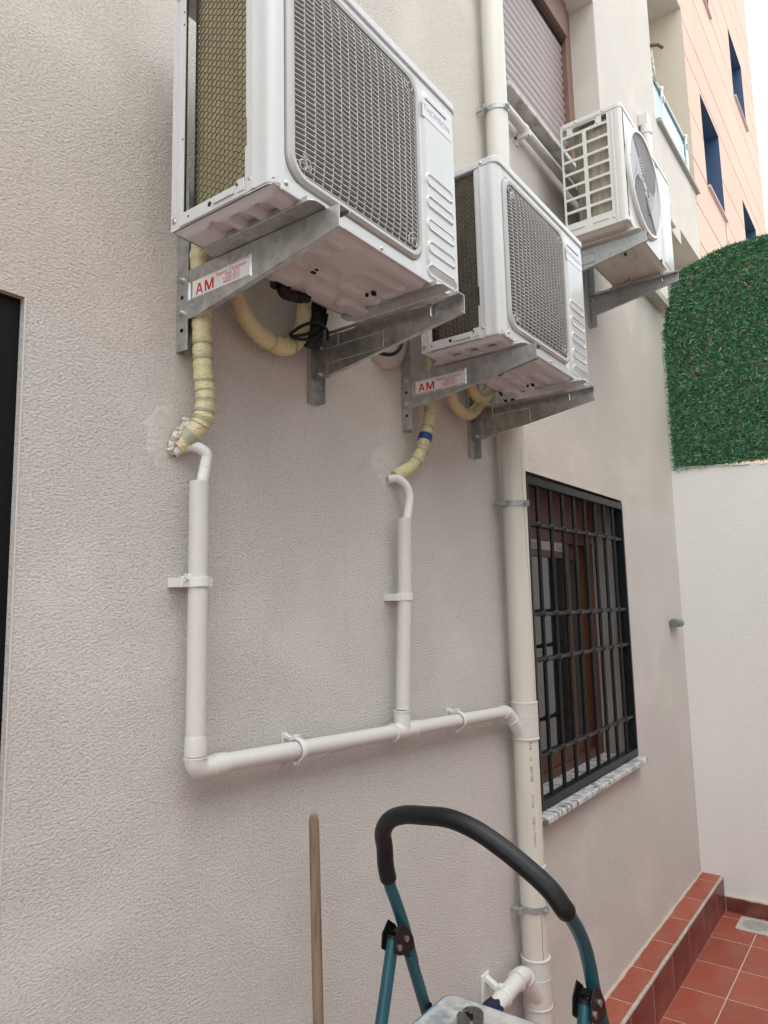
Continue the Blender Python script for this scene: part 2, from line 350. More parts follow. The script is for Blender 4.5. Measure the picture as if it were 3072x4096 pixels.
# ================================================================== GROUND + COURTYARD
ZF=-2.035; XC=5.304
g=MB(); g.box(-40,60,-40,40,ZF-0.4,ZF-0.012)
ground=struct(g.build('ground',mat('bare_ground',(0.28,0.25,0.22),0.95,bump=(8,0.4,0.02))))
gb=MB(); gb.box(-3,XC,-3.2,-0.02,ZF-0.011,ZF-0.0012)
floor=struct(gb.build('courtyard_floor',M_GROUT))
TP=0.342
xj=[5.302]+[5.211-TP*k for k in range(0,25)]
yj=[-0.13,-0.355]+[-0.355-0.338*k for k in range(1,9)]
tile_cache={}
def tile_obj(x0,x1,y0,y1,z0,z1,parent,m=M_TILE,gap=0.0050,name='tile',tilt=0.0006):
    key=(round(x1-x0,3),round(y1-y0,3),round(z1-z0,3),m.name)
    if key not in tile_cache:
        b=MB(); hx,hy,hz=(x1-x0)/2-(gap/2 if x1-x0>0.02 else 0),(y1-y0)/2-(gap/2 if y1-y0>0.02 else 0),(z1-z0)/2-(gap/2 if z1-z0>0.05 else 0)
        b.box(-hx,hx,-hy,hy,-hz,hz); o=b.build(name,m,parent,bevel=0.0015); tile_cache[key]=o
    else:
        o=tile_cache[key].copy(); COL.objects.link(o); o.parent=parent
    o.name=name
    o.location=((x0+x1)/2,(y0+y1)/2,(z0+z1)/2); o.rotation_euler=(random.uniform(-tilt,tilt),random.uniform(-tilt,tilt),0)
    return o
for i in range(len(xj)-1):
    for j in range(len(yj)-1):
        tile_obj(xj[i+1],xj[i],yj[j+1],yj[j],ZF-0.012,ZF,floor)
# curb along the house
ZCB=-1.818
cb=MB(); cb.box(-3,XC-0.001,-0.1360,-0.001,ZF-0.01,ZCB-0.0012)
curb=cb.build('tiled_curb',M_GROUT); tag(curb,'low red tiled curb running along the foot of the stucco house wall','curb')
cj=[5.302,5.16,4.815,4.483,4.147,3.803,3.46]+[3.46-TP*k for k in range(1,18)]
for i in range(len(cj)-1): tile_obj(cj[i+1],cj[i],-0.126,-0.006,ZCB-0.012,ZCB,curb)
fj=[5.302,5.08,4.74,4.40,4.06,3.72,3.38]+[3.38-TP*k for k in range(1,18)]
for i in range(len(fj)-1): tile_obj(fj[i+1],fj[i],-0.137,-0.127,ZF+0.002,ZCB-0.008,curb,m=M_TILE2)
b=MB(); pts=[(x*0.12-2.9,-0.131+random.uniform(-.0012,.0012),ZCB-0.003+random.uniform(-.001,.001)) for x in range(0,69)]; pts=[p for p in pts if p[0]<XC]
b.tube(pts,[0.0085+random.uniform(-.0012,.0012) for _ in pts],8); b.build('mortar_edge',M_MORTAR,curb)
b=MB(); pts=[(x*0.05-2.9,-0.004,ZCB+0.001+random.uniform(-.002,.003)) for x in range(0,165)]; pts=[p for p in pts if p[0]<XC]
b.tube(pts,[random.uniform(.005,.010) for _ in pts],6); b.build('mortar_seam',M_GROUT,curb)
# far wall, opposite wall
fw=MB(); 
prof=[]
N=60
for k in range(N+1):
    y=-3.3*k/N; prof.append((y,0.925-0.05*min(1,k/11)+random.uniform(-.004,.004)))
prof=prof+[(-3.3,ZF-0.1),(0,ZF-0.1)]
fw.prism(prof,0,XC,XC+0.16)
farwall=fw.build('courtyard_end_wall',M_WHITEWALL); tag(farwall,'white plastered end wall of the courtyard below the artificial grass screen','wall')
# rough cement smear on the wall's top edge
b=MB(); pts=[(XC-0.002,-0.012-0.03*k,0.925-0.05*min(1,k*0.03/0.605)+random.uniform(-.004,.003)) for k in range(0,45)]
b.tube(pts,[random.uniform(.002,.006) for _ in pts],6); b.build('cement_edge',mat('rough_cement',(0.66,0.62,0.54),0.95,bump=(60,1,0.006)),farwall)
# skirting tiles + mortar ledge
for k in range(0,9):
    y1=-0.14-0.335*k-(0 if k==0 else 0.0); y0=y1-0.335+(0.06 if k==0 else 0)
    if k>0: y1+=0.06; y0+=0.06
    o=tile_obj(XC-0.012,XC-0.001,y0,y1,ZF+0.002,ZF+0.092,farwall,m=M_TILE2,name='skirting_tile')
b=MB(); pts=[(XC-0.006,-0.135-0.04*k,ZF+0.098+random.uniform(-.002,.003)) for k in range(75)]
b.tube(pts,[random.uniform(.008,.013) for _ in pts],6); b.build('skirting_mortar',mat('yellowed_mortar',(0.6,0.55,0.43),0.9,bump=(80,.8,.004)),farwall)
ow=MB(); ow.box(-3,XC+0.16,-3.5,-3.3,ZF-0.1,2.6)  # unseen wall, raised to hold back low light and deepen shadows under the units
oppwall=ow.build('unseen_opposite_wall',M_WHITEWALL); tag(oppwall,'unseen white boundary wall opposite the house, made tall to shape the light','wall')
# drain grate
gx0,gx1,gy0,gy1=5.052,5.262,-0.435,-0.235
dr=empty('floor_drain',((gx0+gx1)/2,(gy0+gy1)/2,ZF),'grey slotted floor drain cover set in the red tiles near the end wall','drain')
def drl(b): return b.xform(Matrix.Translation((-(gx0+gx1)/2,-(gy0+gy1)/2,-ZF)))
b=MB(); cxm,cym=(gx0+gx1)/2,(gy0+gy1)/2; hw,hd=(gx1-gx0)/2,(gy1-gy0)/2
fr=MB(); n=40
inn=[(cxm+0.078*math.cos(2*math.pi*k/n),cym+0.078*math.sin(2*math.pi*k/n)) for k in range(n)]
out=[]
for k in range(n):
    a=2*math.pi*k/n; c_,s_=math.cos(a),math.sin(a); t=min(hw/abs(c_) if abs(c_)>1e-6 else 9,hd/abs(s_) if abs(s_)>1e-6 else 9); out.append((cxm+c_*t,cym+s_*t))
vs=[(p[0],p[1],z) for z in (ZF+0.0005,ZF+0.006) for p in inn]+[(p[0],p[1],z) for z in (ZF+0.0005,ZF+0.006) for p in out]
fs=[]
for i in range(n):
    j=(i+1)%n; fs+= [(n+i,n+j,3*n+j,3*n+i),(i,j,n+j,n+i),(2*n+i,3*n+i,3*n+j,2*n+j)]
fr.add(vs,fs); drl(fr).build('rim',M_GRATE,dr,bevel=0.001)
b=MB()
for k in range(-8,9):
    y=cym+k*0.0093
    L=math.sqrt(max(0,0.079**2-(k*0.0093)**2))
    if L>0.005: b.box(cxm-L,cxm+L,y-0.0016,y+0.0016,ZF+0.002,ZF+0.0055)
for k in range(-5,6):
    x=cxm+k*0.0145; L=math.sqrt(max(0,0.079**2-(k*0.0145)**2))
    if L>0.005: b.box(x-0.0022,x+0.0022,cym-L,cym+L,ZF+0.0018,ZF+0.0053)
o=drl(b).build('grating',M_GRATE,dr); o['kind']='stuff'
b=MB(); b.cyl((cxm,cym,ZF-0.0005),(cxm,cym,ZF+0.0012),0.079,32); drl(b).build('sump',M_HOLE,dr)
# ================================================================== HOUSE
house=empty('house',(0,0,ZF),'tall beige stucco house wall carrying the three air conditioners','building')
HO=Matrix.Translation((0,0,-ZF))
def hbuild(b,name,m,parent=None,**k):
    """parts given in world coordinates, parented to house"""
    if parent is None or parent is house: b.xform(HO); return b.build(name,m,house,**k)
    return b.build(name,m,parent,**k)
openings=[('door',-0.45,0.654,-1.85,0.600,0.12),('low_window',2.845,4.145,-0.868,0.567,0.30),('up_window',2.83,4.235,2.36,3.86,0.24),
 ('side_window',4.78,5.40,2.165,2.95,0.12),('loggia_low',5.61,6.93,0.6,2.99,1.3),('loggia_low_top',6.20,6.93,2.99,3.13,1.3),('loggia_up',5.65,6.97,3.84,5.79,1.5),
 ('upper_door',2.83,4.235,5.4,6.9,0.24)]
xs=sorted(set([-3.0,6.97]+[v for o in openings for v in (o[1],o[2])])); zs=sorted(set([ZF-0.1,8.6]+[v for o in openings for v in (o[3],o[4])]))
hb=MB()
def inside(x,z):
    return any(o[1]<x<o[2] and o[3]<z<o[4] for o in openings)
for i in range(len(xs)-1):
    for j in range(len(zs)-1):
        if not inside((xs[i]+xs[i+1])/2,(zs[j]+zs[j+1])/2):
            hb.quad((xs[i],0,zs[j]),(xs[i+1],0,zs[j]),(xs[i+1],0,zs[j+1]),(xs[i],0,zs[j+1]))
hb.quad((-3,0,ZF-.1),(-3,0,8.6),(-3,6,8.6),(-3,6,ZF-.1)); hb.quad((-3,0,8.6),(6.97,0,8.6),(6.97,6,8.6),(-3,6,8.6))
hb.quad((6.97,0,ZF-.1),(6.97,6,ZF-.1),(6.97,6,8.6),(6.97,0,8.6)); hb.quad((-3,6,ZF-.1),(6.97,6,ZF-.1),(6.97,6,8.6),(-3,6,8.6))
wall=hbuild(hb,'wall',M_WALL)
def reveals(x0,x1,z0,z1,d,m,sof=None,parent=house,name='reveal'):
    b=MB()
    b.quad((x0,0,z0),(x0,d,z0),(x0,d,z1),(x0,0,z1)); b.quad((x1,0,z0),(x1,0,z1),(x1,d,z1),(x1,d,z0)); b.quad((x0,0,z0),(x1,0,z0),(x1,d,z0),(x0,d,z0))
    o1=hbuild(b,name,m)
    b=MB(); b.quad((x0,0,z1),(x0,d,z1),(x1,d,z1),(x1,0,z1)); o2=hbuild(b,'soffit',sof or m)
    return o1,o2
# smooth plaster patches round the pipe entries
M_PATCH=mat('smooth_patch_plaster',(0.62,0.60,0.57),0.95,spec=0.08,bump=[(18,0.9,0.006,4,(1,1,2)),(150,0.9,0.0014)],var=[(9,0.6,(0.59,0.56,0.52)),(110,0.3,(0.45,0.42,0.39))])
def patch(cx,cz,rx,rz,seed):
    r2=random.Random(seed); n=40; ph=[r2.uniform(0,6.28) for _ in range(5)]; b=MB(); vs=[]
    for ring,(k,y) in enumerate(((1.0,-0.0002),(0.86,-0.0014),(0.0,-0.0016))):
        for i in range(n):
            a=2*math.pi*i/n; w_=1+0.16*math.sin(2*a+ph[0])+0.10*math.sin(3*a+ph[1])+0.06*math.sin(7*a+ph[2])+0.04*math.sin(13*a+ph[3])
            vs.append((cx+rx*k*w_*math.cos(a),y,cz+rz*k*w_*math.sin(a)))
    fs=[(q*n+i,q*n+(i+1)%n,(q+1)*n+(i+1)%n,(q+1)*n+i) for q in range(2) for i in range(n)]
    b.add(vs,fs,True); return hbuild(b,'plaster_patch',M_PATCH)
patch(0.972,0.390,0.045,0.070,2); patch(1.815,0.43,0.070,0.065,5)
# --- door at left edge
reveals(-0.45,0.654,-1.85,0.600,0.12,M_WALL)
b=MB(); b.box(-0.45,0.654,0.016,0.045,-1.85,0.600)
dm=mat('black_door_paint',(0.004,0.004,0.005),0.5,spec=0.2,var=[(25,0.15,(0.01,0.01,0.01))])
door=hbuild(b,'door',dm,label='black metal door leaf in the opening at the left edge')
# thin plaster bead beside the door
b=MB(); b.box(0.6535,0.6565,-0.0015,0.0,-1.85,0.600); hbuild(b,'corner_bead',mat('bead_white',(0.62,0.60,0.56),0.8))
# --- low window
x0,x1,z0,z1=2.845,4.145,-0.868,0.567
reveals(x0,x1,z0,z1,0.30,M_SPECK,M_BROWN)
win=MB(); wf=[(x0,x0+0.06),(x1-0.06,x1)]
for a,bb in wf: win.box(a,bb,0.19,0.245,z0,0.33)
win.box(x0+.06,x1-.06,0.19,0.245,0.31,0.372); win.box(x0+.06,x1-.06,0.19,0.245,z0,z0+0.045)
W1=hbuild(win,'window',M_WOOD,bevel=0.004,label='brown wooden window behind the black iron bars')
def sash(xa,xb,y,nm):
    s=MB()
    s.box(xa,xa+0.075,y,y+0.03,z0+0.046,0.309); s.box(xb-0.085,xb,y,y+0.03,z0+0.046,0.309)
    s.box(xa+.075,xb-.085,y,y+0.03,0.225,0.309); s.box(xa+.075,xb-.085,y,y+0.03,z0+0.046,z0+0.13)
    s.xform(HO); return s.build(nm,M_WOOD,W1,bevel=0.004)
sash(x0+.061,3.80,0.196,'sash'); sash(3.72,x1-.061,0.227,'sash')
b=MB(); b.box(x0+.13,3.73,0.208,0.213,z0+.12,0.23); b.xform(HO); b.build('glass_pane',M_GLASS,W1)
b=MB(); b.box(3.79,x1-.13,0.238,0.242,z0+.12,0.23); b.xform(HO); b.build('glass_pane',M_GLASS,W1)
b=MB(); b.box(x0,x1,0.17,0.29,0.373,z1-0.002); hbuild(b,'shutter_box',mat('dark_brown_board',(0.15,0.065,0.05),0.5,var=[(14,0.4,(0.11,0.05,0.04),(.2,1,1))]),bevel=0.003)
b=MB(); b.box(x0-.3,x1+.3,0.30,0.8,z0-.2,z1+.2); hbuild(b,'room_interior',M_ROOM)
b=MB(); b.box(x0+0.08,3.72,0.1945,0.1955,0.262,0.335); b.xform(HO); tape=b.build('protective_tape',mat('grey_tape',(0.36,0.36,0.37),0.5),W1)
for (tx,tz) in ((3.12,0.306),(3.29,0.268),(3.46,0.306),(3.62,0.268),(2.96,0.268),(2.94,0.306)):
    text_mesh('tape_print','DOOPEN',0.036,M_INK,W1,(tx,0.1942,tz-ZF),(1,0,0),(0,0,1),width=0.12,bold=0.0006,depth=0.0001)
for (tx,tz) in ((3.25,0.307),(3.42,0.269),(3.58,0.307)):
    text_mesh('tape_mark','i',0.03,mat('orange_print',(0.5,0.1,0.03),0.5),W1,(tx+.005,0.1941,tz-ZF),(1,0,0),(0,0,1),bold=0.001,depth=0.0001)
# sill (marble): inner shelf + outer ledge with clipped corners
b=MB(); poly=[(x0+.001,0.255),(x0+.001,-0.001),(2.782,-0.001),(2.782,-0.035),(2.80,-0.055),(4.14,-0.055),(4.16,-0.035),(4.16,-0.001),(x1-.001,-0.001),(x1-.001,0.255)]
b.prism(poly,2,z0-0.026,z0+0.001)
sill=b.build('window_sill',M_MARBLE,None,bevel=0.006); tag(sill,'grey veined marble sill under the barred window','sill')
b=MB(); b.prism([(2.79,-0.002),(4.15,-0.002),(4.15,0.002),(2.79,0.002)],2,z0-0.030,z0-0.0265); 
# --- iron grille
gr=empty('window_grille',((x0+x1)/2,0.02,z0),'black painted iron bars over the lower wooden window','grille')
GO=Matrix.Translation((-(x0+x1)/2,-0.02,-z0))
def gb_(b,n,**k): b.xform(GO); return b.build(n,M_IRON,gr,**k)
fx0,fx1=x0+0.012,x1-0.004; ft,fb=z1-0.018,z0+0.012
b=MB(); b.box(fx0,fx1,-0.005,0.035,ft-0.036,ft); gb_(b,'frame_rail',bevel=0.002)
b=MB(); b.box(fx0,fx1,-0.005,0.035,fb,fb+0.034); gb_(b,'frame_rail',bevel=0.002)
b=MB(); b.box(fx0,fx0+0.018,-0.005,0.045,fb+0.034,ft-0.036); gb_(b,'frame_post',bevel=0.002)
b=MB(); b.box(fx1-0.018,fx1,-0.005,0.05,fb+0.034,ft-0.036); gb_(b,'frame_post',bevel=0.002)
VB=[2.997,3.142,3.285,3.430,3.576,3.720,3.862,4.005]; HB=[0.340,-0.057,-0.2525,-0.650]
for x in VB:
    b=MB(); r=0.0095
    pts=[(x,0.014,fb+0.034)]
    pts+= [(x,0.014,z) for z in sorted(HB)] + [(x,0.014,ft-0.036)]
    b.tube(pts,r,10); gb_(b,'vertical_bar')
for z in HB:
    b=MB(); pts=[];rs=[]
    xx=fx0+0.018
    pts.append((xx,0.012,z)); rs.append(0.0105)
    for x in VB:
        for dx,r in ((-0.024,0.0105),(-0.017,0.0125),(-0.010,0.0165),(0.010,0.0165),(0.017,0.0125),(0.024,0.0105)): pts.append((x+dx,0.012,z)); rs.append(r)
    pts.append((fx1-0.018,0.012,z)); rs.append(0.0105)
    b.tube(pts,rs,10); gb_(b,'horizontal_bar')
# --- upper shuttered window
ux0,ux1,uz0,uz1=2.83,4.235,2.36,3.86
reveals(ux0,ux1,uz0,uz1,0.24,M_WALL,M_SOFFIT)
b=MB(); b.box(ux1-0.088,ux1,0.165,0.20,uz0,uz1-0.001)
shw=hbuild(b,'shuttered_window',M_BROWN,bevel=0.003,label='upper window closed by a mauve brown roller shutter')
b=MB(); b.box(ux0,ux0+0.088,0.165,0.20,uz0,uz1-0.001); b.xform(HO); b.build('guide_rail',M_BROWN,shw,bevel=0.003)
b=MB(); b.box(ux0+.088,ux1-.088,0.150,0.235,3.62,uz1-0.002); b.xform(HO); b.build('shutter_box',M_BROWN,shw,bevel=0.003)
sp=0.0555; k=0; z=uz0+0.01
slatme=None
def slat_prof():
    P=[]
    for i in range(7):
        t=i/6; P.append((0.205-0.011*math.sin(math.pi*t)**0.8, t*(sp-0.004)))
    P.append((0.208,sp-0.002)); P+= [(0.216,sp-0.002),(0.216,0)]
    return P
while z<3.62:
    if slatme is None:
        b=MB(); b.prism(slat_prof(),0,ux0+0.089,ux1-0.089,smooth=True); slatme=b.build('slat',M_SLAT,shw); slatme.location=(0,0,z-ZF)
    else:
        o=slatme.copy(); COL.objects.link(o); o.parent=shw; o.location=(0,random.uniform(-.0008,.0008),z-ZF)
    z+=sp
b=MB(); b.box(ux0+.09,ux1-.09,0.185,0.195,3.592,3.619); b.xform(HO); b.build('gap_shade_strip',M_HOLE,shw)  # dark strip painting the shade between shutter box and slats
b=MB(); b.box(ux0+.001,ux1-.001,0.225,0.238,uz0+.001,uz1-.001); b.xform(HO); b.build('backing',M_ROOM,shw)
b=MB(); b.prism([(2.755,-0.03),(2.775,-0.06),(4.25,-0.06),(4.27,-0.03),(4.27,-0.001),(4.234,-0.001),(4.234,0.2),(2.831,0.2),(2.831,-0.001),(2.755,-0.001)],2,2.328,2.359)
o=b.build('window_sill',mat('stained_marble',(0.5,0.48,0.44),0.5,var=[(12,0.8,(0.24,0.21,0.17)),(30,0.5,(0.58,0.57,0.54))]),None,bevel=0.008); tag(o,'stained marble sill with rounded end under the roller shutter','sill')
# upper closed opening above (out of frame)
reveals(ux0,ux1,5.4,6.9,0.24,M_WALL); b=MB(); b.box(ux0,ux1,0.2,0.23,5.4,6.9); hbuild(b,'shutter_panel',M_SLAT)
# --- small side window
reveals(4.78,5.40,2.165,2.95,0.12,M_SOFFIT)
b=MB(); b.box(4.78,4.83,0.05,0.09,2.165,2.95); b.box(5.34,5.40,0.05,0.09,2.165,2.95); b.box(4.83,5.34,0.05,0.09,2.165,2.235); b.box(5.14,5.19,0.052,0.088,2.235,2.95)
sw=hbuild(b,'side_window',M_WHITEFR,bevel=0.004,label='small white framed window behind the far air conditioner')
b=MB(); b.box(4.79,5.39,0.068,0.074,2.2,2.94); b.xform(HO); b.build('glass_pane',mat('bright_glass',(0.45,0.52,0.56),0.08,spec=1.0),sw)
b=MB(); b.box(4.70,5.44,-0.075,-0.001,2.108,2.130); b.box(4.70,5.44,-0.001,0.05,2.131,2.164)
b.box(4.70,5.44,-0.075,-0.058,2.130,2.160)
o=b.build('window_sill',mat('light_stone_sill',(0.56,0.54,0.5),0.7,var=[(20,0.5,(0.46,0.43,0.39))]),None,bevel=0.003); tag(o,'projecting pale sill under the small window by the grass screen','sill')
# --- loggias
def loggia(x0,x1,z0,z1,d,ms,mback,msof,nm):
    b=MB(); b.quad((x1-.0005,0.001,z0),(x1-.0005,d,z0),(x1-.0005,d,z1),(x1-.0005,0.001,z1)); hbuild(b,'side_wall',ms); b=MB(); b.quad((x0,0,z0),(x0,0,z1),(x0,d,z1),(x0,d,z0)); hbuild(b,'side_wall',ms)
    b=MB(); b.quad((x0,d,z0),(x0,d,z1),(x1,d,z1),(x1,d,z0)); hbuild(b,'back_wall',mback)
    b=MB(); b.quad((x0,0,z1),(x0,d,z1),(x1,d,z1),(x1,0,z1)); hbuild(b,'soffit',msof)
    b=MB(); b.quad((x0,0,z0),(x1,0,z0),(x1,d,z0),(x0,d,z0)); hbuild(b,'loggia_floor',M_GREYCOP)
loggia(5.65,6.97,3.84,5.79,1.5,M_CREAM,M_CREAM,M_SOFFIT,'up')
loggia(5.61,6.93,0.6,3.13,1.3,M_CREAM,M_CREAM,M_SOFFIT,'low')
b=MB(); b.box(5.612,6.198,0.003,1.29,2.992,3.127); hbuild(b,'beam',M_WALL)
b=MB(); b.box(5.66,7.0,-0.035,0.12,3.825,3.858); hbuild(b,'coping',M_GREYCOP,bevel=0.003)
# small plain projecting box above the lower loggia
b=MB(); b.box(5.78,5.94,-0.03,0.0,3.02,3.15); hbuild(b,'projecting_box',M_WALL,bevel=0.01)
# rusty stub, chipped plaster
b=MB(); b.tube([(5.63,0.02,4.49),(5.68,-0.05,4.50),(5.75,-0.07,4.51)],0.013,8)
o=b.build('rebar_stub',M_RUST); tag(o,'rusty steel stub sticking out of the wall corner beside the balcony','steel bar')
LUMP_A=True
# balcony railing
rl=empty('balcony_railing',(5.66,0.0,3.858),'glass balcony railing with white posts and grey top rail','railing')
RO=Matrix.Translation((-5.66,0,-3.858))
b=MB(); b.box(5.655,6.70,0.0,0.05,4.235,4.262); b.xform(RO); b.build('top_rail',M_ALU,rl,bevel=0.004)
b=MB(); b.box(5.655,6.70,-0.004,0.05,4.195,4.234); b.xform(RO); b.build('rail_channel',mat('grey_channel',(0.16,0.16,0.17),0.5),rl)  # dark grey channel below the top rail
for x in (5.86,6.65):
    b=MB(); b.cyl((x,-0.012,3.86),(x,-0.012,4.23),0.012,10); b.sphere((x,-0.012,4.235),0.02,10,6); b.xform(RO); b.build('post',M_ALU,rl)
    b=MB(); b.box(x-.015,x+.015,-.03,-.014,4.10,4.15); b.xform(RO); b.build('glass_clamp',M_GALV3,rl)
for a,bb in ((5.662,5.852),(5.868,6.64)):
    b=MB(); b.box(a,bb,0.008,0.016,3.862,4.194); b.xform(RO); b.build('glass_panel',M_BALGLASS,rl)
LUMP_B=True
# ================================================================== SALMON BUILDING
sal=empty('salmon_building',(6.97,0,ZF),'salmon coloured tall building with blue window recesses beyond the house','building')
SO=Matrix.Translation((-6.97,0,-ZF))
def sb(b,n,m,**k): b.xform(SO); return b.build(n,m,sal,**k)
SX0,SX1=6.975,12.05
b=MB(); b.box(SX0,SX1-.01,0.03,8,ZF-.1,12.5)
swin=[(7.582,8.49,4.215,5.25),(9.97,10.91,6.68,7.68),(9.87,10.86,4.10,5.13),(7.70,8.62,6.85,7.9),(9.9,10.9,9.0,10.0)]
b=MB()
xs2=sorted(set([SX0,SX1]+[v for q in swin for v in q[:2]])); zs2=sorted(set([ZF-.1,12.5]+[v for q in swin for v in q[2:]]))
for i in range(len(xs2)-1):
    for j in range(len(zs2)-1):
        cx,cz=(xs2[i]+xs2[i+1])/2,(zs2[j]+zs2[j+1])/2
        if not any(q[0]<cx<q[1] and q[2]<cz<q[3] for q in swin): b.quad((xs2[i],0.022,zs2[j]),(xs2[i+1],0.022,zs2[j]),(xs2[i+1],0.022,zs2[j+1]),(xs2[i],0.022,zs2[j+1]))
b.quad((SX1,0.022,ZF-.1),(SX1,8,ZF-.1),(SX1,8,12.5),(SX1,0.022,12.5)); b.quad((SX0,0.022,8.6),(SX0,8,8.6),(SX0,8,12.5),(SX0,0.022,12.5)); b.quad((SX0,8,ZF-.1),(SX1,8,ZF-.1),(SX1,8,12.5),(SX0,8,12.5)); b.quad((SX0,.022,12.5),(SX1,.022,12.5),(SX1,8,12.5),(SX0,8,12.5))
sb(b,'wall',mat('cladding_joint',(0.36,0.22,0.17),0.9))
rows=[1.2,1.8,2.4,2.95,3.345,3.745,4.215,4.72,5.32,5.70,6.38,6.85,7.2,7.68,8.2,8.72,9.3,9.85,10.4,11,11.6,12.5]
cols=[6.976,7.582,8.49,9.2,9.87,10.91,11.45,12.052]
for zi in range(len(rows)-1):
    za,zb=rows[zi],rows[zi+1]
    for xi in range(len(cols)-1):
        xa,xb=cols[xi],cols[xi+1]
        # split by windows
        rects=[(xa,xb,za,zb)]
        for q in swin:
            nr=[]
            for (a,c,e,f_) in rects:
                if q[0]<c-1e-4 and q[1]>a+1e-4 and q[2]<f_-1e-4 and q[3]>e+1e-4:
                    if q[2]>e+1e-3: nr.append((a,c,e,q[2]))
                    if q[3]<f_-1e-3: nr.append((a,c,q[3],f_))
                    m0,m1=max(e,q[2]),min(f_,q[3])
                    if q[0]>a+1e-3: nr.append((a,q[0],m0,m1))
                    if q[1]<c-1e-3: nr.append((q[1],c,m0,m1))
                else: nr.append((a,c,e,f_))
            rects=nr
        for (a,c,e,f_) in rects:
            vg=0.0008
            p=MB(); p.box(a+vg,c-vg,-0.001+random.uniform(-.0008,.0008),0.02,e+0.007,f_-0.007); sb(p,'cladding_panel',M_SALMON)
for q in swin:
    d=0.42
    b=MB(); a,c,e,f_=q
    b.quad((a,0.0,e),(a,d,e),(a,d,f_),(a,0.0,f_)); b.quad((c,0,e),(c,0,f_),(c,d,f_),(c,d,e)); b.quad((a,0,f_),(a,d,f_),(c,d,f_),(c,0,f_)); b.quad((a,0,e),(c,0,e),(c,d,e),(a,d,e))
    fr_=sb(b,'window',M_BLUE)
    def fb_(b,n,m): b.xform(SO); return b.build(n,m,fr_)
    b=MB(); b.box(a,c,d-.03,d-.02,e,f_); fb_(b,'pane',mat('blue_pane',(0.03,0.06,0.12),0.05,spec=1))
    b=MB(); b.box(a,c,-0.03,0.0,e-0.02,e-0.001); fb_(b,'sill',mat('salmon_sill',(0.62,0.5,0.46),0.6))
    b=MB(); b.box(a+.005,a+.03,0.25,0.29,e+.002,f_-.322); b.box(a+.005,c-.4,0.25,0.29,f_-.32,f_-.29); fb_(b,'casement',mat('blue_grey_frame',(0.25,0.33,0.45),0.4))
b=MB(); b.box(8.44,8.53,-0.012,-0.002,3.0,4.16); o=sb(b,'hanging_tape',mat('pale_tape',(0.62,0.5,0.45),0.6),label='pale printed tape strip hanging below a window')
text_mesh('tape_print','YAROOFN',0.085,M_INKG,sal,(8.465-6.97,-0.014,4.0-ZF),(0,0,-1),(1,0,0),width=0.55,bold=0.001,depth=0.0003)
# ================================================================== ARTIFICIAL GRASS SCREEN
gs=empty('artificial_grass_screen',(XC,-0.4,0.9),'dark green artificial grass screen standing on the white end wall','grass screen')
def gtop(y):
    y=-y
    if y<0.03: return 1.95
    P=[(0.03,1.99),(0.06,2.11),(0.077,2.185),(0.10,2.27),(0.13,2.35),(0.245,2.385),(0.303,2.40),(0.374,2.43),(0.478,2.445),(0.75,2.45),(3.3,2.46)]
    for (a,za),(b_,zb) in zip(P,P[1:]):
        if a<=y<=b_: return za+(zb-za)*(y-a)/(b_-a)
    return 2.46
b=MB(); ys=[-0.025,-0.04,-0.06,-0.077,-0.10,-0.13,-0.245,-0.303,-0.374,-0.478,-0.75,-1.5,-3.25]
poly=[(y,gtop(y)-0.015) for y in ys]+[(-3.25,0.90),(-0.025,0.915)]
b.prism(poly,0,XC+0.012,XC+0.03); b.xform(Matrix.Translation((-XC,0.4,-0.9))); b.build('backing',M_BACKING,gs)
def blades(n,ya,yb,rnd,za=0.9,ln=(0.016,0.040),wd=0.0023,edge=False):
    V=[];F=[];T=[]
    for _ in range(n):
        y=rnd.uniform(ya,yb); top=gtop(y); z=rnd.uniform(za,top)
        if edge: z=top-abs(rnd.gauss(0,0.02))
        # sparse patches in the upper middle
        pn=math.sin(y*31+2*math.sin(z*17))*math.sin(z*27+3*math.sin(y*23))
        if z>1.55 and not edge and pn>0.55 and rnd.random()<0.75: continue
        L=rnd.uniform(*ln); a=rnd.gauss(0.35,1.0)
        if edge: a=rnd.gauss(1.5,0.6)
        out=rnd.uniform(0.25,0.95)
        d=Vector((-out,-math.cos(a)*(1 if rnd.random()<0.5 else -1),math.sin(a)*0.8)).normalized()
        p0=Vector((XC+0.012-rnd.uniform(0,0.012),y,z)); s=d.cross(Vector((rnd.uniform(-1,1),rnd.uniform(-1,1),rnd.uniform(-1,1)))).normalized()*wd*rnd.uniform(.6,1.2)
        bend=Vector((0,0,-1))*L*rnd.uniform(0.1,0.5)
        p1=p0+d*L*0.55+bend*0.15; p2=p0+d*L+bend
        o=len(V); V+=[p0-s,p0+s,p1+s*0.8,p1-s*0.8,p2]; F+=[(o,o+1,o+2,o+3),(o+3,o+2,o+4)]
        t=min(1,max(0,rnd.gauss(0.42,0.3))); T+=[t]*5
    return V,F,T
rnd=random.Random(3)
def grass_obj(parts):
    V=[];F=[];T=[]
    for v,f,t in parts:
        o=len(V); V+=v; F+=[tuple(i+o for i in q) for q in f]; T+=t
    me=bpy.data.meshes.new('blades'); off=Vector((-XC,0.4,-0.9)); me.from_pydata([tuple(v+off) for v in V],[],F)
    at=me.attributes.new('tone','FLOAT','POINT'); at.data.foreach_set('value',T); me.materials.append(M_BLADE)
    o=bpy.data.objects.new('blades',me); COL.objects.link(o); o.parent=gs; o['kind']='stuff'; return o
grass_obj([blades(52000,-0.95,-0.022,rnd),blades(2200,-0.95,-0.022,rnd,edge=True),blades(26000,-3.2,-0.95,rnd),
           blades(900,-0.034,-0.016,rnd)])
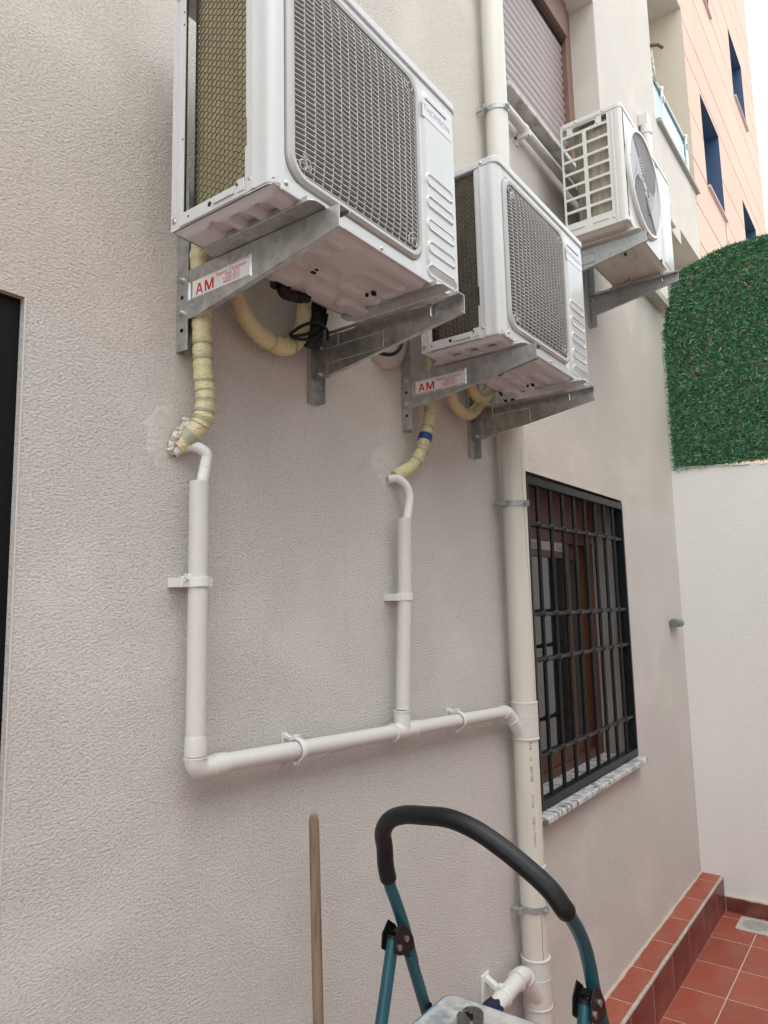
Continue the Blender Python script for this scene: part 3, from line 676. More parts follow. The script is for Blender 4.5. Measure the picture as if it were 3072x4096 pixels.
# ================================================================== BRACKETS
def bracket(X,ztop,mirror,label,sticker=False,mg=M_GALV,Lr=(-0.19,0.245),length=0.475,group='steel brackets holding the air conditioners'):
    root=empty('wall_bracket',(X,0,ztop),label,'bracket',group)
    s=-1 if mirror else 1      # channel opens towards s*x
    t=0.0022
    def fx(b): return b.xform(Matrix.Scale(s,4,(1,0,0)))
    # arm web (tapered) with flanges
    h0,h1=0.117,0.047
    b=MB(); b.prism([(-0.002,0),(-length,0),(-length,-h1),(-0.06,-h0),(-0.002,-h0)],0,0,t)
    web=fx(b).build('arm',mg,root,bevel=0.0006)
    b=MB()  # top flange with two slots
    F=0.034
    slots=[(-0.03,-0.16),(-0.34,-0.45)]
    b.box(t,0.010,-length,-0.002,-t,0); b.box(0.019,F,-length,-0.002,-t,0)
    segs=[(-0.002,slots[0][0]),(slots[0][1],slots[1][0]),(slots[1][1],-length)]
    for a,c in segs: b.box(0.010,0.019,c,a,-t,0)
    b.box(F-t,F,-length,-0.04,-0.008,-t)
    fx(b).build('top_flange',mg,root,bevel=0.0005)
    b=MB(); wfl=0.014
    b.add([(t,-length,-h1),(wfl,-length,-h1),(wfl,-0.06,-h0),(t,-0.06,-h0),(t,-length,-h1+t),(wfl,-length,-h1+t),(wfl,-0.06,-h0+t),(t,-0.06,-h0+t)],[(0,1,2,3),(4,7,6,5),(0,4,5,1),(1,5,6,2),(2,6,7,3),(3,7,4,0)])
    fx(b).build('bottom_flange',mg,root)
    # embossed rectangle (towards -x in world)
    b=MB(); ya,yb,za,zb=-0.040,-0.250,-0.026,-0.080; e=0.0045; rise=0.0035
    o=[(ya,za),(yb,za+0.002),(yb,zb+0.002),(ya,zb)]; i_=[(ya-e,za-e),(yb+e,za+0.002-e),(yb+e,zb+.002+e),(ya-e,zb+e)]
    x_a=-0.0002; x_b=-rise
    vs=[(x_a,)+p for p in o]+[(x_b,)+p for p in i_]; fs=[(0,1,5,4),(1,2,6,5),(2,3,7,6),(3,0,4,7),(4,5,6,7)]
    # frame ridge: outer ridge then recess back
    k=0.004; i2=[(p[0]+(-k if j in (0,3) else k),p[1]+(-k if j in (0,1) else k)) for j,p in enumerate(i_)]
    vs+=[(-0.0012,)+p for p in i2]; fs[-1]=(8,9,10,11); fs+=[(4,5,9,8),(5,6,10,9),(6,7,11,10),(7,4,8,11)]
    b.add(vs,fs)
    b.build('embossed_plate',mg,root)
    if mirror:
        pass
    # wall rail channel
    dl,bw,lip=0.040,0.034,0.014; z0,z1=Lr
    b=MB(); b.box(-t*1.2,-0.0002,-dl,-0.0005,z0,z1); b.box(-0.0002,bw,-0.003,-0.0005,z0,z1); b.box(bw-t,bw,-lip,-0.003,z0,z1)
    fx(b).build('wall_rail',mg,root,bevel=0.0006)
    # bolts and holes on the deep leg
    sx=-1*s
    for zz,kind in ((-0.022,'bolt'),(-0.062,'hole'),(-0.101,'bolt'),(-0.141,'hole'),(-0.175,'hole') if mirror else (-0.141,'hole')):
        y=-0.021
        if kind=='bolt':
            b=MB()
            if not mirror:
                b.tube([(-0.0026,y,zz),(-0.0045,y,zz)],0.0085,14); b.tube([(-0.0045,y,zz),(-0.0115,y,zz)],0.0068,6,smooth=False)
            else:
                # seen from inside: nut and thread end towards -x
                b.tube([(-0.0003,y,zz),(-0.003,y,zz)],0.0085,14); b.tube([(-0.003,y,zz),(-0.009,y,zz)],0.0068,6,smooth=False); b.tube([(-0.009,y,zz),(-0.017,y,zz)],0.0035,8)
            b.build('bolt',M_BOLT,root)
        else:
            b=MB(); 
            x=-0.0029 if not mirror else -0.0006
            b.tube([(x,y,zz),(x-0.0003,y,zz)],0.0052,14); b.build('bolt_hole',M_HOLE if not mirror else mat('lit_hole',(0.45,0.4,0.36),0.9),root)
    # hanging bolts through the slots
    for y in (-0.10,-0.405):
        xm=s*0.0145
        b=MB(); b.cyl((xm,y,-0.0025),(xm,y,-0.0042),0.0105,16); b.tube([(xm,y,-0.0042),(xm,y,-0.0105)],0.0072,6,smooth=False); b.cyl((xm,y,-0.0105),(xm,y,-0.036),0.0036,10)
        b.build('hanging_bolt',M_BOLT,root)
    if sticker:
        st=MB(); st.box(-0.0030,-0.0024,-0.2445,-0.058,-0.0735,-0.034)
        # tilted slightly with the plate
        so_=st.build('sticker',M_STICK,root)
        def tx(txt,size,y,z,width,bold): 
            return text_mesh('sticker_print',txt,size,M_RED,so_,(-0.0031,y,z),(0,-1,0),(0,0,1),width=width,bold=bold,depth=0.00015)
        def glyph(poly,y0,z0,wd,ht):
            p=MB(); p.prism([(y0-wd*u,z0+ht*v) for u,v in poly],0,-0.00345,-0.0031); p.build('sticker_print',M_RED,so_)
        glyph([(0,0),(.18,0),(.26,.22),(.74,.22),(.82,0),(1,0),(.62,1),(.38,1),(.20,.5),(.33,.40),(.5,.85),(.67,.40),(.335,.40),(.20,.5)][:0] or [(0,0),(.2,0),(.28,.24),(.72,.24),(.8,0),(1,0),(.63,1),(.5,1),(.5,.8),(.655,.40),(.345,.40),(.5,.8),(.5,1),(.37,1)],-0.070,-0.0695,0.024,0.026)
        glyph([(0,0),(.17,0),(.17,.66),(.42,0),(.58,0),(.83,.66),(.83,0),(1,0),(1,1),(.77,1),(.5,.30),(.23,1),(0,1)],-0.101,-0.0695,0.030,0.026)
        tx('Support Climatiseur',0.0125,-0.1385,-0.0455,0.098,0.00015)
        tx('9000  BTU',0.0095,-0.169,-0.0535,0.045,0.00012); tx('12000 BTU',0.0095,-0.163,-0.0615,0.051,0.00012); tx('18000 BTU',0.0095,-0.163,-0.0695,0.051,0.00012)
    return root
bracket(1.007,0.776,False,'galvanised bracket with red AM sticker under the nearest air conditioner',sticker=True,length=0.492)
bracket(1.485,0.753,True,'plain galvanised bracket beside the round white vent cap, nearest air conditioner',length=0.495)
bracket(1.920,0.760,False,'galvanised bracket with red AM sticker under the middle air conditioner',sticker=True,length=0.488)
bracket(2.392,0.735,True,'plain galvanised bracket just left of the big downpipe, middle air conditioner',length=0.49)
bracket(3.240,1.682,False,'dull galvanised bracket at the left end of the far ivory air conditioner',mg=M_GALV3,length=0.485)
bracket(3.800,1.690,True,'dull galvanised bracket at the right end of the far ivory air conditioner',mg=M_GALV3,length=0.485,Lr=(-0.185,0.2))
# ================================================================== AIR CONDITIONERS (new type)
def hexnet(path,H,cell,wr,z0):
    """hexagon wire net on a vertical surface; path=list of (x,y) ; flat-top columns; returns MB"""
    P=[Vector((p[0],p[1],0)) for p in path]; S=[0]
    for a,b in zip(P,P[1:]): S.append(S[-1]+(b-a).length)
    def at(s):
        s=max(0,min(S[-1],s))
        for i in range(len(S)-1):
            if s<=S[i+1]+1e-9:
                t=(s-S[i])/max(1e-9,S[i+1]-S[i]); return P[i].lerp(P[i+1],t)
        return P[-1]
    b=MB(); a=cell/math.sqrt(3)   # side length, cell = flat to flat (vertical)
    dx=1.5*a; edges=set(); nx=int(S[-1]/dx)+2; nz=int(H/cell)+2
    def key(p): return (round(p[0]*2e3),round(p[1]*2e3))
    for i in range(nx):
        for j in range(nz):
            cx=i*dx; cz=j*cell+(cell/2 if i%2 else 0)
            V=[(cx+a*math.cos(R_(60*k)),cz+a*math.sin(R_(60*k))) for k in range(6)]
            for k in range(6):
                p,q=V[k],V[(k+1)%6]; kk=tuple(sorted((key(p),key(q))))
                if kk in edges: continue
                edges.add(kk)
                if not(0<=p[0]<=S[-1] and 0<=q[0]<=S[-1] and 0<=p[1]<=H and 0<=q[1]<=H): continue
                A=at(p[0]); B=at(q[0]); j1=random.Random(key(p)[0]*131+key(p)[1]); j2=random.Random(key(q)[0]*131+key(q)[1])
                A=A+Vector((0,0,z0+p[1]+j1.uniform(-.0008,.0008))); B=B+Vector((0,0,z0+q[1]+j2.uniform(-.0008,.0008)))
                b.tube([A,B],wr,4,cap=False)
    return b
def screw(c,axis,parent,r=0.005):
    b=MB(); d=Vector(axis); c=Vector(c)
    b.tube([c,c+d*0.0012,c+d*0.0028,c+d*0.0034],[r*1.25,r*1.2,r*0.8,r*0.2],12); b.build('screw',M_BOLT,parent)
def ac_new(X0,z0,label,W,H,fins,full=True,logo_tone=M_LOGO,D=0.300,cell=0.0138,wr=0.0012):
    root=empty('air_conditioner',(X0,-0.425,z0),label,'air conditioner','white air conditioner outdoor units')
    # ---- base pan
    b=MB(); lipH=0.030
    out=rr(W/2,D/2+0.0015,W/2-0.0005,D/2-0.0015,0.018,5); n=len(out)
    vs=[(p[0],p[1],z) for z in (0.0,lipH) for p in out]; b.add(vs,[(i,(i+1)%n,n+(i+1)%n,n+i) for i in range(n)])
    def pan(u,v):
        x=0.004+u*(W-0.008); y=0.004+v*(D-0.008); ed=min(x-0.004,W-0.004-x,y-0.004,D-0.004-y)
        z=-0.012*smooth(ed/0.02)
        # transverse wave ribs near the left end, back half
        for (cx,cy,l,r,h) in ((0.06,0.07,0.03,0.018,0.011),(0.06,0.13,0.035,0.018,0.011),(0.055,0.195,0.03,0.020,0.010),
                              (0.20,0.050,0.10,0.014,-0.006),(0.20,0.095,0.10,0.014,-0.006),(0.30,0.150,0.09,0.018,0.007),(0.30,0.205,0.09,0.018,0.007),
                              (0.45,0.060,0.10,0.015,0.007),(0.46,0.110,0.11,0.018,0.007),(0.47,0.165,0.11,0.018,-0.006),(0.40,0.235,0.05,0.022,-0.008),
                              (0.52,0.230,0.06,0.024,-0.009),(0.28,0.245,0.04,0.02,-0.008),(0.62,0.10,0.04,0.03,0.006)):
            z+=1.35*h*capsule(x,y,cx-l/2,cx+l/2,cy,r,0.005)
        return (x,y,z)
    b.grid(pan,130,56,True)
    b.grid(lambda u,v:(0.004+u*(W-.008),0.004+v*(D-.008),0.012),2,2,False)
    pan_o=b.build('base_pan',M_PAN,root)
    b=MB(); b.box(-0.0025,0.0,0.074,D-0.03,0.002,lipH); b.box(-0.0060,-0.0026,0.105,0.165,0.012,0.024); b.box(-0.0045,-0.0026,0.076,0.096,0.010,0.036)
    b.build('side_lip',M_SHEET,root,bevel=0.002)
    for y,z,r in ((0.178,0.018,0.0055),(0.095,0.026,0.003),(0.245,0.016,0.0025)):
        b=MB(); xx=-0.0028 if y!=0.095 else -0.0048; b.tube([(xx+.001,y,z),(xx-.0001,y,z)],r,12); b.build('lip_hole',M_HOLE,root)
    for k,(hx,hy) in enumerate(((0.295,0.165),(0.29,0.150),(0.48,0.128),(0.475,0.146))):
        b=MB(); rr_=0.006 if k%2==0 else 0.004; b.box(hx-rr_,hx+rr_,hy-rr_*.7,hy+rr_*.7,-0.0215,-0.0185 if k<2 else -0.0120); b.build('drain_slot',M_HOLE,root)
    # ---- feet rails
    for fx_ in ((0.075,0.115),(0.545,0.585)):
        b=MB(); b.prism(rr((fx_[0]+fx_[1])/2,0.13,0.026,0.165,0.018,5),2,-0.0155,-0.0130); b.box(fx_[0]-.004,fx_[1]-.002,-0.02,0.28,-0.0130,-0.002)
        b.build('mounting_foot',M_SHEET if not full else M_GALV,root,bevel=0.001)
    # ---- front panel
    ox0,ox1,oz0,oz1=0.052,0.492,0.045,0.503      # grille opening
    hx0,hx1,hz0,hz1=ox0-0.016,ox1+0.010,oz0-0.016,oz1+0.014
    b=MB()
    inner=rr((hx0+hx1)/2,(hz0+hz1)/2,(hx1-hx0)/2,(hz1-hz0)/2,0.052,8)
    outer=rr_square(0,0,0.026,0.512,0.004,H-0.024,8)
    # spread outer points for nicer quads
    n=len(inner)
    vs=[(p[0],0,p[1]) for p in outer]+[(p[0],0.000,p[1]) for p in [(q[0]+(0.006 if q[0]>0.27 else -0.006),q[1]+(0.006 if q[1]>0.27 else -0.006)) for q in inner]]+[(p[0],0.006,p[1]) for p in inner]+[(p[0],0.030,p[1]) for p in inner]
    fs=[]
    for i in range(n):
        j=(i+1)%n
        fs+=[(i,j,n+j,n+i),(n+i,n+j,2*n+j,2*n+i),(2*n+i,2*n+j,3*n+j,3*n+i)]
    b.add(vs,fs)
    # bottom step of the front + rounded corner column with pressed beads, swept profile in xy
    prof=[(-0.0004,0.072),(-0.0004,0.060),(-0.0030,0.057),(-0.0030,0.050),(-0.0012,0.047),(-0.0012,0.030)]
    for k in range(7):
        a=R_(180+90*k/6); prof.append((-0.0012+0.023+0.023*math.cos(a),0.021+0.021*math.sin(a)+0.001))
    prof+=[(0.024,0.0005),(0.026,0.0)]
    def sweep(prof,za,zb):
        m_=len(prof); b.add([(p[0],p[1],z) for z in (za,zb) for p in prof],[(i,i+1,m_+i+1,m_+i) for i in range(m_-1)],True)
    sweep(prof,0.004,H-0.024)
    prof=prof
    profr=[(W-0.03,0.0),(W-0.022,0.0005)]+[(W-0.021+0.021*math.sin(R_(90*k/6)),0.021-0.021*math.cos(R_(90*k/6))) for k in range(7)]+[(W,0.06)]
    sweep(profr,0.004,H-0.024)
    # pressed service panel on the right: displaced grid
    pz0,pz1=0.004,H-0.024; px0,px1=0.512,W-0.03
    def pan2(u,v):
        x=px0+u*(px1-px0); z=pz0+v*(pz1-pz0)
        # raised field edge
        fx0_,fx1_,fz0_,fz1_,rad=0.528,W+0.02,0.028,0.515,0.03
        dx=max(fx0_+rad-x,x-(fx1_-rad),0); dz=max(fz0_+rad-z,z-(fz1_-rad),0); d=math.hypot(dx,dz)-rad
        y=-0.0055*(1-smooth((d+0.010)/0.016))
        for k in range(5):
            zc=0.284-0.0605*k-0.014
            c1=capsule(x,z,0.5475,0.645,zc,0.0155,0.0022); c2=capsule(x,z,0.5475,0.645,zc,0.0120,0.0022)
            y-=0.0042*(c1-c2*0.75)
        return (x,y,z)
    b.grid(pan2,60,200,True)
    b.build('front_panel',M_SHEET,root)
    b=MB(); b.box(0.538,0.640,-0.0068,-0.0058,0.488,0.4915); b.build('slit',mat('slit_grey',(0.18,0.2,0.22),0.6),root)
    b=MB(); b.box(0.524,0.662,-0.0064,-0.0058,0.436,0.480); b.build('film_sticker',mat('film_sticker',(0.71,0.72,0.74),0.15),root)
    text_mesh('logo_print','THOMSON',0.024,logo_tone,root,(0.527,-0.0067,0.4555),(1,0,0),(0,0,1),width=0.128,bold=0.0002,depth=0.00012)
    # lower front return
    b=MB(); b.box(0.02,W-0.02,-0.001,0.004,-0.006,0.006); b.build('front_hem',M_SHEET,root,bevel=0.002)
    # ---- top cover
    b=MB(); b.prism(rr(W/2,D/2-.001,W/2+0.003,D/2+0.004,0.024,6),2,H-0.024,H); b.build('top_cover',M_SHEET,root,bevel=0.004)
    # ---- left side parts: flange strip, rear post
    b=MB(); b.box(0.0025,0.004,0.058,0.078,0.165,H-0.025); b.box(0.0035,0.005,0.058,0.070,0.105,0.165); b.box(0.0020,0.0035,0.058,0.080,0.030,0.105)
    b.build('side_flange',M_SHEET,root,bevel=0.0008)
    for z in (0.135,0.150): 
        b=MB(); b.tube([(0.0034,0.064,z),(0.0025,0.064,z)],0.0036,10); b.build('flange_hole',M_HOLE,root)
    for z in (0.075,0.05,0.115+.09,0.30,0.42):
        b=MB(); b.tube([(0.0022,0.068,z),(0.0017,0.068,z)],0.0022,8); b.build('flange_hole',M_HOLE,root)
    screw((0.0015,0.064,0.030),(-1,0,0),root); screw((0.0030,0.064,0.128),(-1,0,0),root)
    screw((0.034,-0.0005,0.012),(0,-1,0),root,0.0045); screw((0.340,-0.0005,0.004),(0,-1,0),root,0.0045); screw((W-.03,-0.0005,0.012),(0,-1,0),root,0.004)
    screw((-0.003,0.05,H-0.012),(-1,0,0),root,0.0045)
    b=MB(); b.box(0.0,0.0018,D-0.040,D,0.0,H-0.024); b.box(0.0018,0.020,D-0.002,D,0.0,H-0.024)
    b.box(-0.0022,0.0,D-0.030,D-0.026,0.03,H-.03); b.box(-0.0018,0.0,D-0.018,D-0.015,0.03,H-.03)
    b.build('rear_post',M_SHEET,root,bevel=0.0006)
    b=MB(); b.box(0.0019,0.004,D-0.0445,D-0.0405,0.03,H-0.025); b.build('dark_strip',M_BLACK,root)  # dark strip along the inner edge of the rear post
    screw((-0.0004,D-0.012,0.022),(-1,0,0),root,0.0055)
    for z in (0.20,0.47,0.50):
        b=MB(); b.tube([(-0.0002,D-0.036,z),(-0.0006,D-0.036,z)],0.0022,8); b.build('post_hole',M_HOLE,root)
    # right side sheet
    b=MB(); b.box(W-0.002,W,0.06,D,0.0,H-0.024); b.box(0.60,W-.002,D-.002,D,0,H-.024); b.build('side_panel',M_SHEET,root)
    # ---- coil (fins) : side run then round the corner to the back
    path=[(0.012,0.06)]+[(0.012,0.06+0.0125*k) for k in range(1,13)]
    R0=0.060; cx,cy=0.012+R0,0.213
    for k in range(1,9): a=R_(180-90*k/8); path.append((cx+R0*math.cos(a),cy+R0*math.sin(a)))
    path+=[(0.12+0.05*k,0.273) for k in range(0,9)]
    b=MB(); m_=len(path); th=0.02
    def coil(u,v):
        i=min(int(u*(m_-1)+1e-6),m_-1); p=path[i]; return (p[0],p[1],0.012+v*(H-0.04))
    b.grid(coil,m_-1,2,True)
    b.build('condenser_coil',fins,root)
    off=[]
    for i,p in enumerate(path):
        a=Vector(path[max(i-1,0)]); c=Vector(path[min(i+1,m_-1)]); t_=(c-a).normalized(); nrm=Vector((-t_.y,t_.x)); off.append((p[0]+nrm.x*0.006,p[1]+nrm.y*0.006))
    # the outward side is -x for the side run
    if off[3][0]>path[3][0]: off=[(2*p[0]-q[0],2*p[1]-q[1]) for p,q in zip(path,off)]
    net=hexnet(off[:25],H-0.04,cell,wr,0.012).build('wire_guard',M_WIRE,root); net['kind']='stuff'
    # ---- inner box, fan, grille
    b=MB()
    b.quad((0.03,0.2,0.02),(W-.02,0.2,0.02),(W-.02,0.2,H-.03),(0.03,0.2,H-.03)); b.quad((0.5,0.03,0.02),(0.5,0.2,0.02),(0.5,0.2,H-.03),(0.5,0.03,H-.03))
    b.quad((0.03,0.03,0.02),(0.03,0.2,0.02),(0.03,0.2,H-.03),(0.03,0.03,H-.03)); b.quad((0.03,.03,.02),(.5,.03,.02),(.5,.2,.02),(.03,.2,.02)); b.quad((0.03,.03,H-.03),(.5,.03,H-.03),(.5,.2,H-.03),(.03,.2,H-.03))
    b.build('inner_shroud',M_DARKIN,root)
    fc=((ox0+ox1)/2,0.085,(oz0+oz1)/2)
    b=MB(); b.tube([(fc[0],0.05,fc[2]),(fc[0],0.056,fc[2]),(fc[0],0.12,fc[2])],[0.03,0.05,0.052],20)
    for q in range(3):
        a0=2*math.pi*q/3
        def bl(u,v,a0=a0):
            r=0.05+u*0.155; a=a0+v*1.25*(1-0.25*u)-0.35*u; return (fc[0]+r*math.cos(a),fc[1]+0.035*(v-0.5),fc[2]+r*math.sin(a))
        b.grid(bl,8,8,True)
    b.build('fan',M_FAN,root)
    cxg,czg,hw_,hh_=(ox0+ox1)/2,(oz0+oz1)/2,(ox1-ox0)/2,(oz1-oz0)/2
    def bul(x,z):
        u=(x-cxg)/(hw_+.004); v=(z-czg)/(hh_+.004); return -0.012*(1-min(1,abs(u))**5)*(1-min(1,abs(v))**6)-0.002
    # rim of the grille
    b=MB()
    o_=rr(cxg,czg,hw_+0.017,hh_+0.016,0.050,8); i0=rr(cxg,czg,hw_+0.009,hh_+0.009,0.046,8); i1=rr(cxg,czg,hw_,hh_,0.042,8)
    loops=[(o_,0.004),(o_,-0.003),(i0,-0.0085),(i1,-0.007),(i1,0.012)]
    n=len(o_); vs=[(p[0],y,p[1]) for L_,y in loops for p in L_]; fs=[]
    for q in range(len(loops)-1):
        for i in range(n): fs.append((q*n+i,q*n+(i+1)%n,(q+1)*n+(i+1)%n,(q+1)*n+i))
    b.add(vs,fs,True); b.build('grille_rim',M_PLASTIC,root)
    def half(c,hwid,r_,zc,z):  # half extent of rounded rect at coordinate
        d=abs(z-zc); 
        return d
    def xext(z):
        d=abs(z-czg)-(hh_-0.042); 
        return hw_ if d<=0 else hw_-0.042+math.sqrt(max(0,0.042**2-d*d))
    def zext(x):
        d=abs(x-cxg)-(hw_-0.042)
        return hh_ if d<=0 else hh_-0.042+math.sqrt(max(0,0.042**2-d*d))
    b=MB(); nh=40; dp=0.014
    for i in range(nh):
        z=oz0+0.006+(oz1-oz0-0.012)*i/(nh-1); e=xext(z); xs_=[cxg-e+2*e*t for t in (0,.015,.03,.05,.08,.13,.25,.5,.75,.9,.96,1)]
        th=0.0010
        vs=[];
        for x in xs_:
            y=bul(x,z); vs+=[(x,y,z-th),(x,y,z+th),(x,y+dp,z+th),(x,y+dp,z-th)]
        fs=[]
        for k in range(len(xs_)-1):
            o=4*k
            for q in range(4): fs.append((o+q,o+(q+1)%4,o+4+(q+1)%4,o+4+q))
        b.add(vs,fs)
    nv=17
    for i in range(nv):
        x=ox0+0.004+(ox1-ox0-0.008)*i/(nv-1); e=zext(x); zz=[czg-e+2*e*t for t in (0,.02,.05,.1,.2,.5,.8,.9,.95,.98,1)]
        th=0.0013; vs=[]
        for z in zz:
            y=bul(x,z)+0.001; vs+=[(x-th,y,z),(x+th,y,z),(x+th,y+dp,z),(x-th,y+dp,z)]
        fs=[]
        for k in range(len(zz)-1):
            o=4*k
            for q in range(4): fs.append((o+q,o+(q+1)%4,o+4+(q+1)%4,o+4+q))
        b.add(vs,fs)
    for (sx_,sz_) in ((1,1),(-1,1),(-1,-1),(1,-1)):
        c=(cxg+sx_*(hw_-0.024),czg+sz_*(hh_-0.024)); k=16
        for rad in (0.010,0.024):
            pts=[(c[0]+rad*math.cos(2*math.pi*q/k),bul(*c)-0.001,c[1]+rad*math.sin(2*math.pi*q/k)) for q in range(k+1)]
            pts=[p for p in pts if abs(p[0]-cxg)<hw_-.001 and abs(p[2]-czg)<hh_-.001]
            if rad>0.02:
                pts=[p for p in pts if (p[0]-c[0])*sx_<0.004 and (p[2]-c[1])*sz_<0.016]
            if len(pts)>2: b.tube(pts,0.0018,5)
    gri=b.build('fan_grille',M_PLASTIC,root); gri['kind']='stuff'
    return root
ac_new(0.896,0.793,'nearest and largest looking white air conditioner with square grille and golden coil side',0.700,0.562,M_FINS,D=0.305,cell=0.0150,wr=0.00115)
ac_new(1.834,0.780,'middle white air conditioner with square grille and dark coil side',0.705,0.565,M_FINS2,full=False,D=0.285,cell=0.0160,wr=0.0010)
# ================================================================== AIR CONDITIONER (old type, round fan)
def ac_old(X0,z0,label):
    W,H,D=0.80,0.585,0.295
    root=empty('air_conditioner',(X0,-0.43,z0),label,'air conditioner')
    # side panel with windows (in yz plane): build in (y,z) then map
    b=MB()
    def cell(ya,yb,za,zb,hya,hyb,hza,hzb,r=0.006):
        inn=rr((hya+hyb)/2,(hza+hzb)/2,(hyb-hya)/2,(hzb-hza)/2,r,3); out=rr_square(0,0,ya,yb,za,zb,3); n=len(inn)
        vs=[(0,p[0],p[1]) for p in inn]+[(0,p[0],p[1]) for p in out]+[(0.006,p[0],p[1]) for p in inn]
        fs=[]
        for i in range(n):
            j=(i+1)%n; fs+=[(i,j,n+j,n+i),(i,2*n+i,2*n+j,j)]
        b.add(vs,fs)
    def plain(ya,yb,za,zb): b.quad((0,ya,za),(0,yb,za),(0,yb,zb),(0,ya,zb))
    c1=(0.068,0.170); c2=(0.188,0.286); mid=0.179; yA,yB=0.055,D
    zt=0.509; pitch=0.065
    for k in range(7):
        za=zt-0.053-pitch*k; zb=zt-pitch*k; ca=za-0.006; cbz=zb+0.006
        cell(yA,mid,ca,cbz,c1[0],c1[1],za,zb); cell(mid,yB,ca,cbz,c2[0],c2[1],za,zb)
    top0=zt+0.006; bot0=zt-0.053-pitch*6-0.006
    plain(yA,yB,0.0,bot0)
    cell(yA,0.105,top0,0.562,0.068,0.093,0.519,0.556,0.004)
    # middle pill hole with raised frame
    cell(0.105,0.255,top0,0.562,0.122,0.236,0.522,0.550,0.012)
    cell(0.255,yB,top0,0.562,0.263,0.286,0.522,0.556,0.004)
    plain(yA,yB,0.562,H-0.004)
    b.build('side_panel',M_SHEET3,root)
    for (ya,yb,z) in ((0.085,0.16,0.035),(0.20,0.27,0.035)):
        b=MB(); b.tube([(-0.001,ya,z),(-0.001,yb,z)],0.0035,6); b.build('pressed_bead',M_SHEET3,root)
    b=MB(); b.tube([(-0.001,0.112,0.521),(-0.001,0.112,0.557),(-0.001,0.247,0.557),(-0.001,0.247,0.521)],0.003,6)
    b.build('pressed_bead',M_SHEET3,root)
    # front corner column with bead
    b=MB(); prof=[(0.0,0.055),(-0.0015,0.053),(-0.0015,0.043),(0.0008,0.041),(0.0008,0.034),(-0.0015,0.032),(-0.0015,0.020)]
    for k in range(6): a=R_(180+90*k/5); prof.append((-0.0015+0.016+0.016*math.cos(a),0.016+0.016*math.sin(a)))
    prof+=[(0.03,0.0)]
    m_=len(prof); b.add([(p[0],p[1],z) for z in (0.0,H-0.024) for p in prof],[(i,i+1,m_+i+1,m_+i) for i in range(m_-1)],True)
    fcx,fcz,FR=0.284,0.297,0.262
    n=48
    inner=[(fcx+FR*math.cos(2*math.pi*k/n),fcz+FR*math.sin(2*math.pi*k/n)) for k in range(n)]
    ring2=[]
    x0_,x1_,z0_,z1_=0.016,0.555,0.0,H-0.024
    for k in range(n):
        a=2*math.pi*k/n; c_,s_=math.cos(a),math.sin(a)
        tx_=((x1_-fcx) if c_>0 else (fcx-x0_))/max(1e-6,abs(c_)); tz_=((z1_-fcz) if s_>0 else (fcz-z0_))/max(1e-6,abs(s_)); t_=min(tx_,tz_); ring2.append((fcx+c_*t_,fcz+s_*t_))
    b.ring(inner,ring2,0.0,0.002)
    b.grid(lambda u,v:(lambda x,z:(x,0.004*(smooth((x-0.562)/0.006)-smooth((x-0.60)/0.012)) - 0.004*smooth((x-0.60)/0.012)*(1-smooth((0.03-z)/0.01))*(1-smooth((z-0.545)/0.008)),z))(0.555+u*(W-0.555-0.012),v*(H-0.024)),50,90,True)
    prof=[(W-0.012,-0.004)]+[(W-0.012+0.012*math.sin(R_(90*k/5)),0.008-0.012*math.cos(R_(90*k/5))) for k in range(6)]+[(W,D)]
    m_=len(prof); b.add([(p[0],p[1],z) for z in (0.0,H-0.024) for p in prof],[(i,i+1,m_+i+1,m_+i) for i in range(m_-1)],True)
    b.build('front_panel',M_SHEET3,root)
    b=MB(); b.prism(rr(W/2,D/2,W/2+0.004,D/2+0.004,0.022,5),2,H-0.024,H); b.build('top_cover',M_SHEET3,root,bevel=0.004)
    for y in (0.215,0.085): screw((-0.004,y,H-0.012),(-1,0,0),root,0.0045)
    screw((-0.0005,0.062,0.032),(-1,0,0),root,0.0045); screw((W-.02,-0.003,0.01),(0,-1,0),root,0.004)
    # base
    b=MB()
    def pan(u,v):
        x=0.0+u*W; y=0.0+v*D; ed=min(x,W-x,y,D-y); z=0.0-0.020*smooth(ed/0.03)
        for (cx,cy,l,r,h) in ((0.30,0.10,0.10,0.03,0.010),(0.52,0.10,0.08,0.022,-0.007),(0.60,0.20,0.08,0.015,0.006),(0.2,0.22,0.1,0.02,-0.007),(0.66,0.07,0.04,0.02,0.006),(0.42,0.2,0.12,0.012,0.006)):
            z+=h*capsule(x,y,cx-l/2,cx+l/2,cy,r,0.006)
        return (x,y,z)
    b.grid(pan,90,40,True); b.build('base_pan',mat('ivory_pan',(0.52,0.49,0.44),0.45),root)
    for hx,hy,r in ((0.30,0.11,0.008),(0.50,0.10,0.007),(0.58,0.18,0.005)):
        b=MB(); b.box(hx-r,hx+r,hy-r*.6,hy+r*.6,-0.0222,-0.013); b.build('drain_slot',M_HOLE,root)
    b=MB(); b.cyl((0.22,0.20,-0.024),(0.22,0.20,-0.019),0.014,20); b.build('drain_hole',M_HOLE,root)
    for fx_ in (0.085,0.645):
        b=MB(); b.prism(rr(fx_,0.14,0.024,0.172,0.014,5),2,-0.0265,-0.0225); b.box(fx_-.02,fx_+.012,-0.01,0.29,-0.0225,-0.01); b.build('mounting_foot',M_SHEET3,root,bevel=0.001)
    # coil inside
    b=MB(); path=[(0.02,0.05)]+[(0.02,0.05+0.02*k) for k in range(1,7)]
    for k in range(1,9): a=R_(180-90*k/8); path.append((0.02+0.09+0.09*math.cos(a),0.17+0.09*math.sin(a)))
    path+=[(0.6,0.26)]
    m_=len(path); b.grid(lambda u,v:(path[min(m_-1,int(u*(m_-1)+1e-6))][0],path[min(m_-1,int(u*(m_-1)+1e-6))][1],0.01+v*(H-.05)),m_-1,2,True)
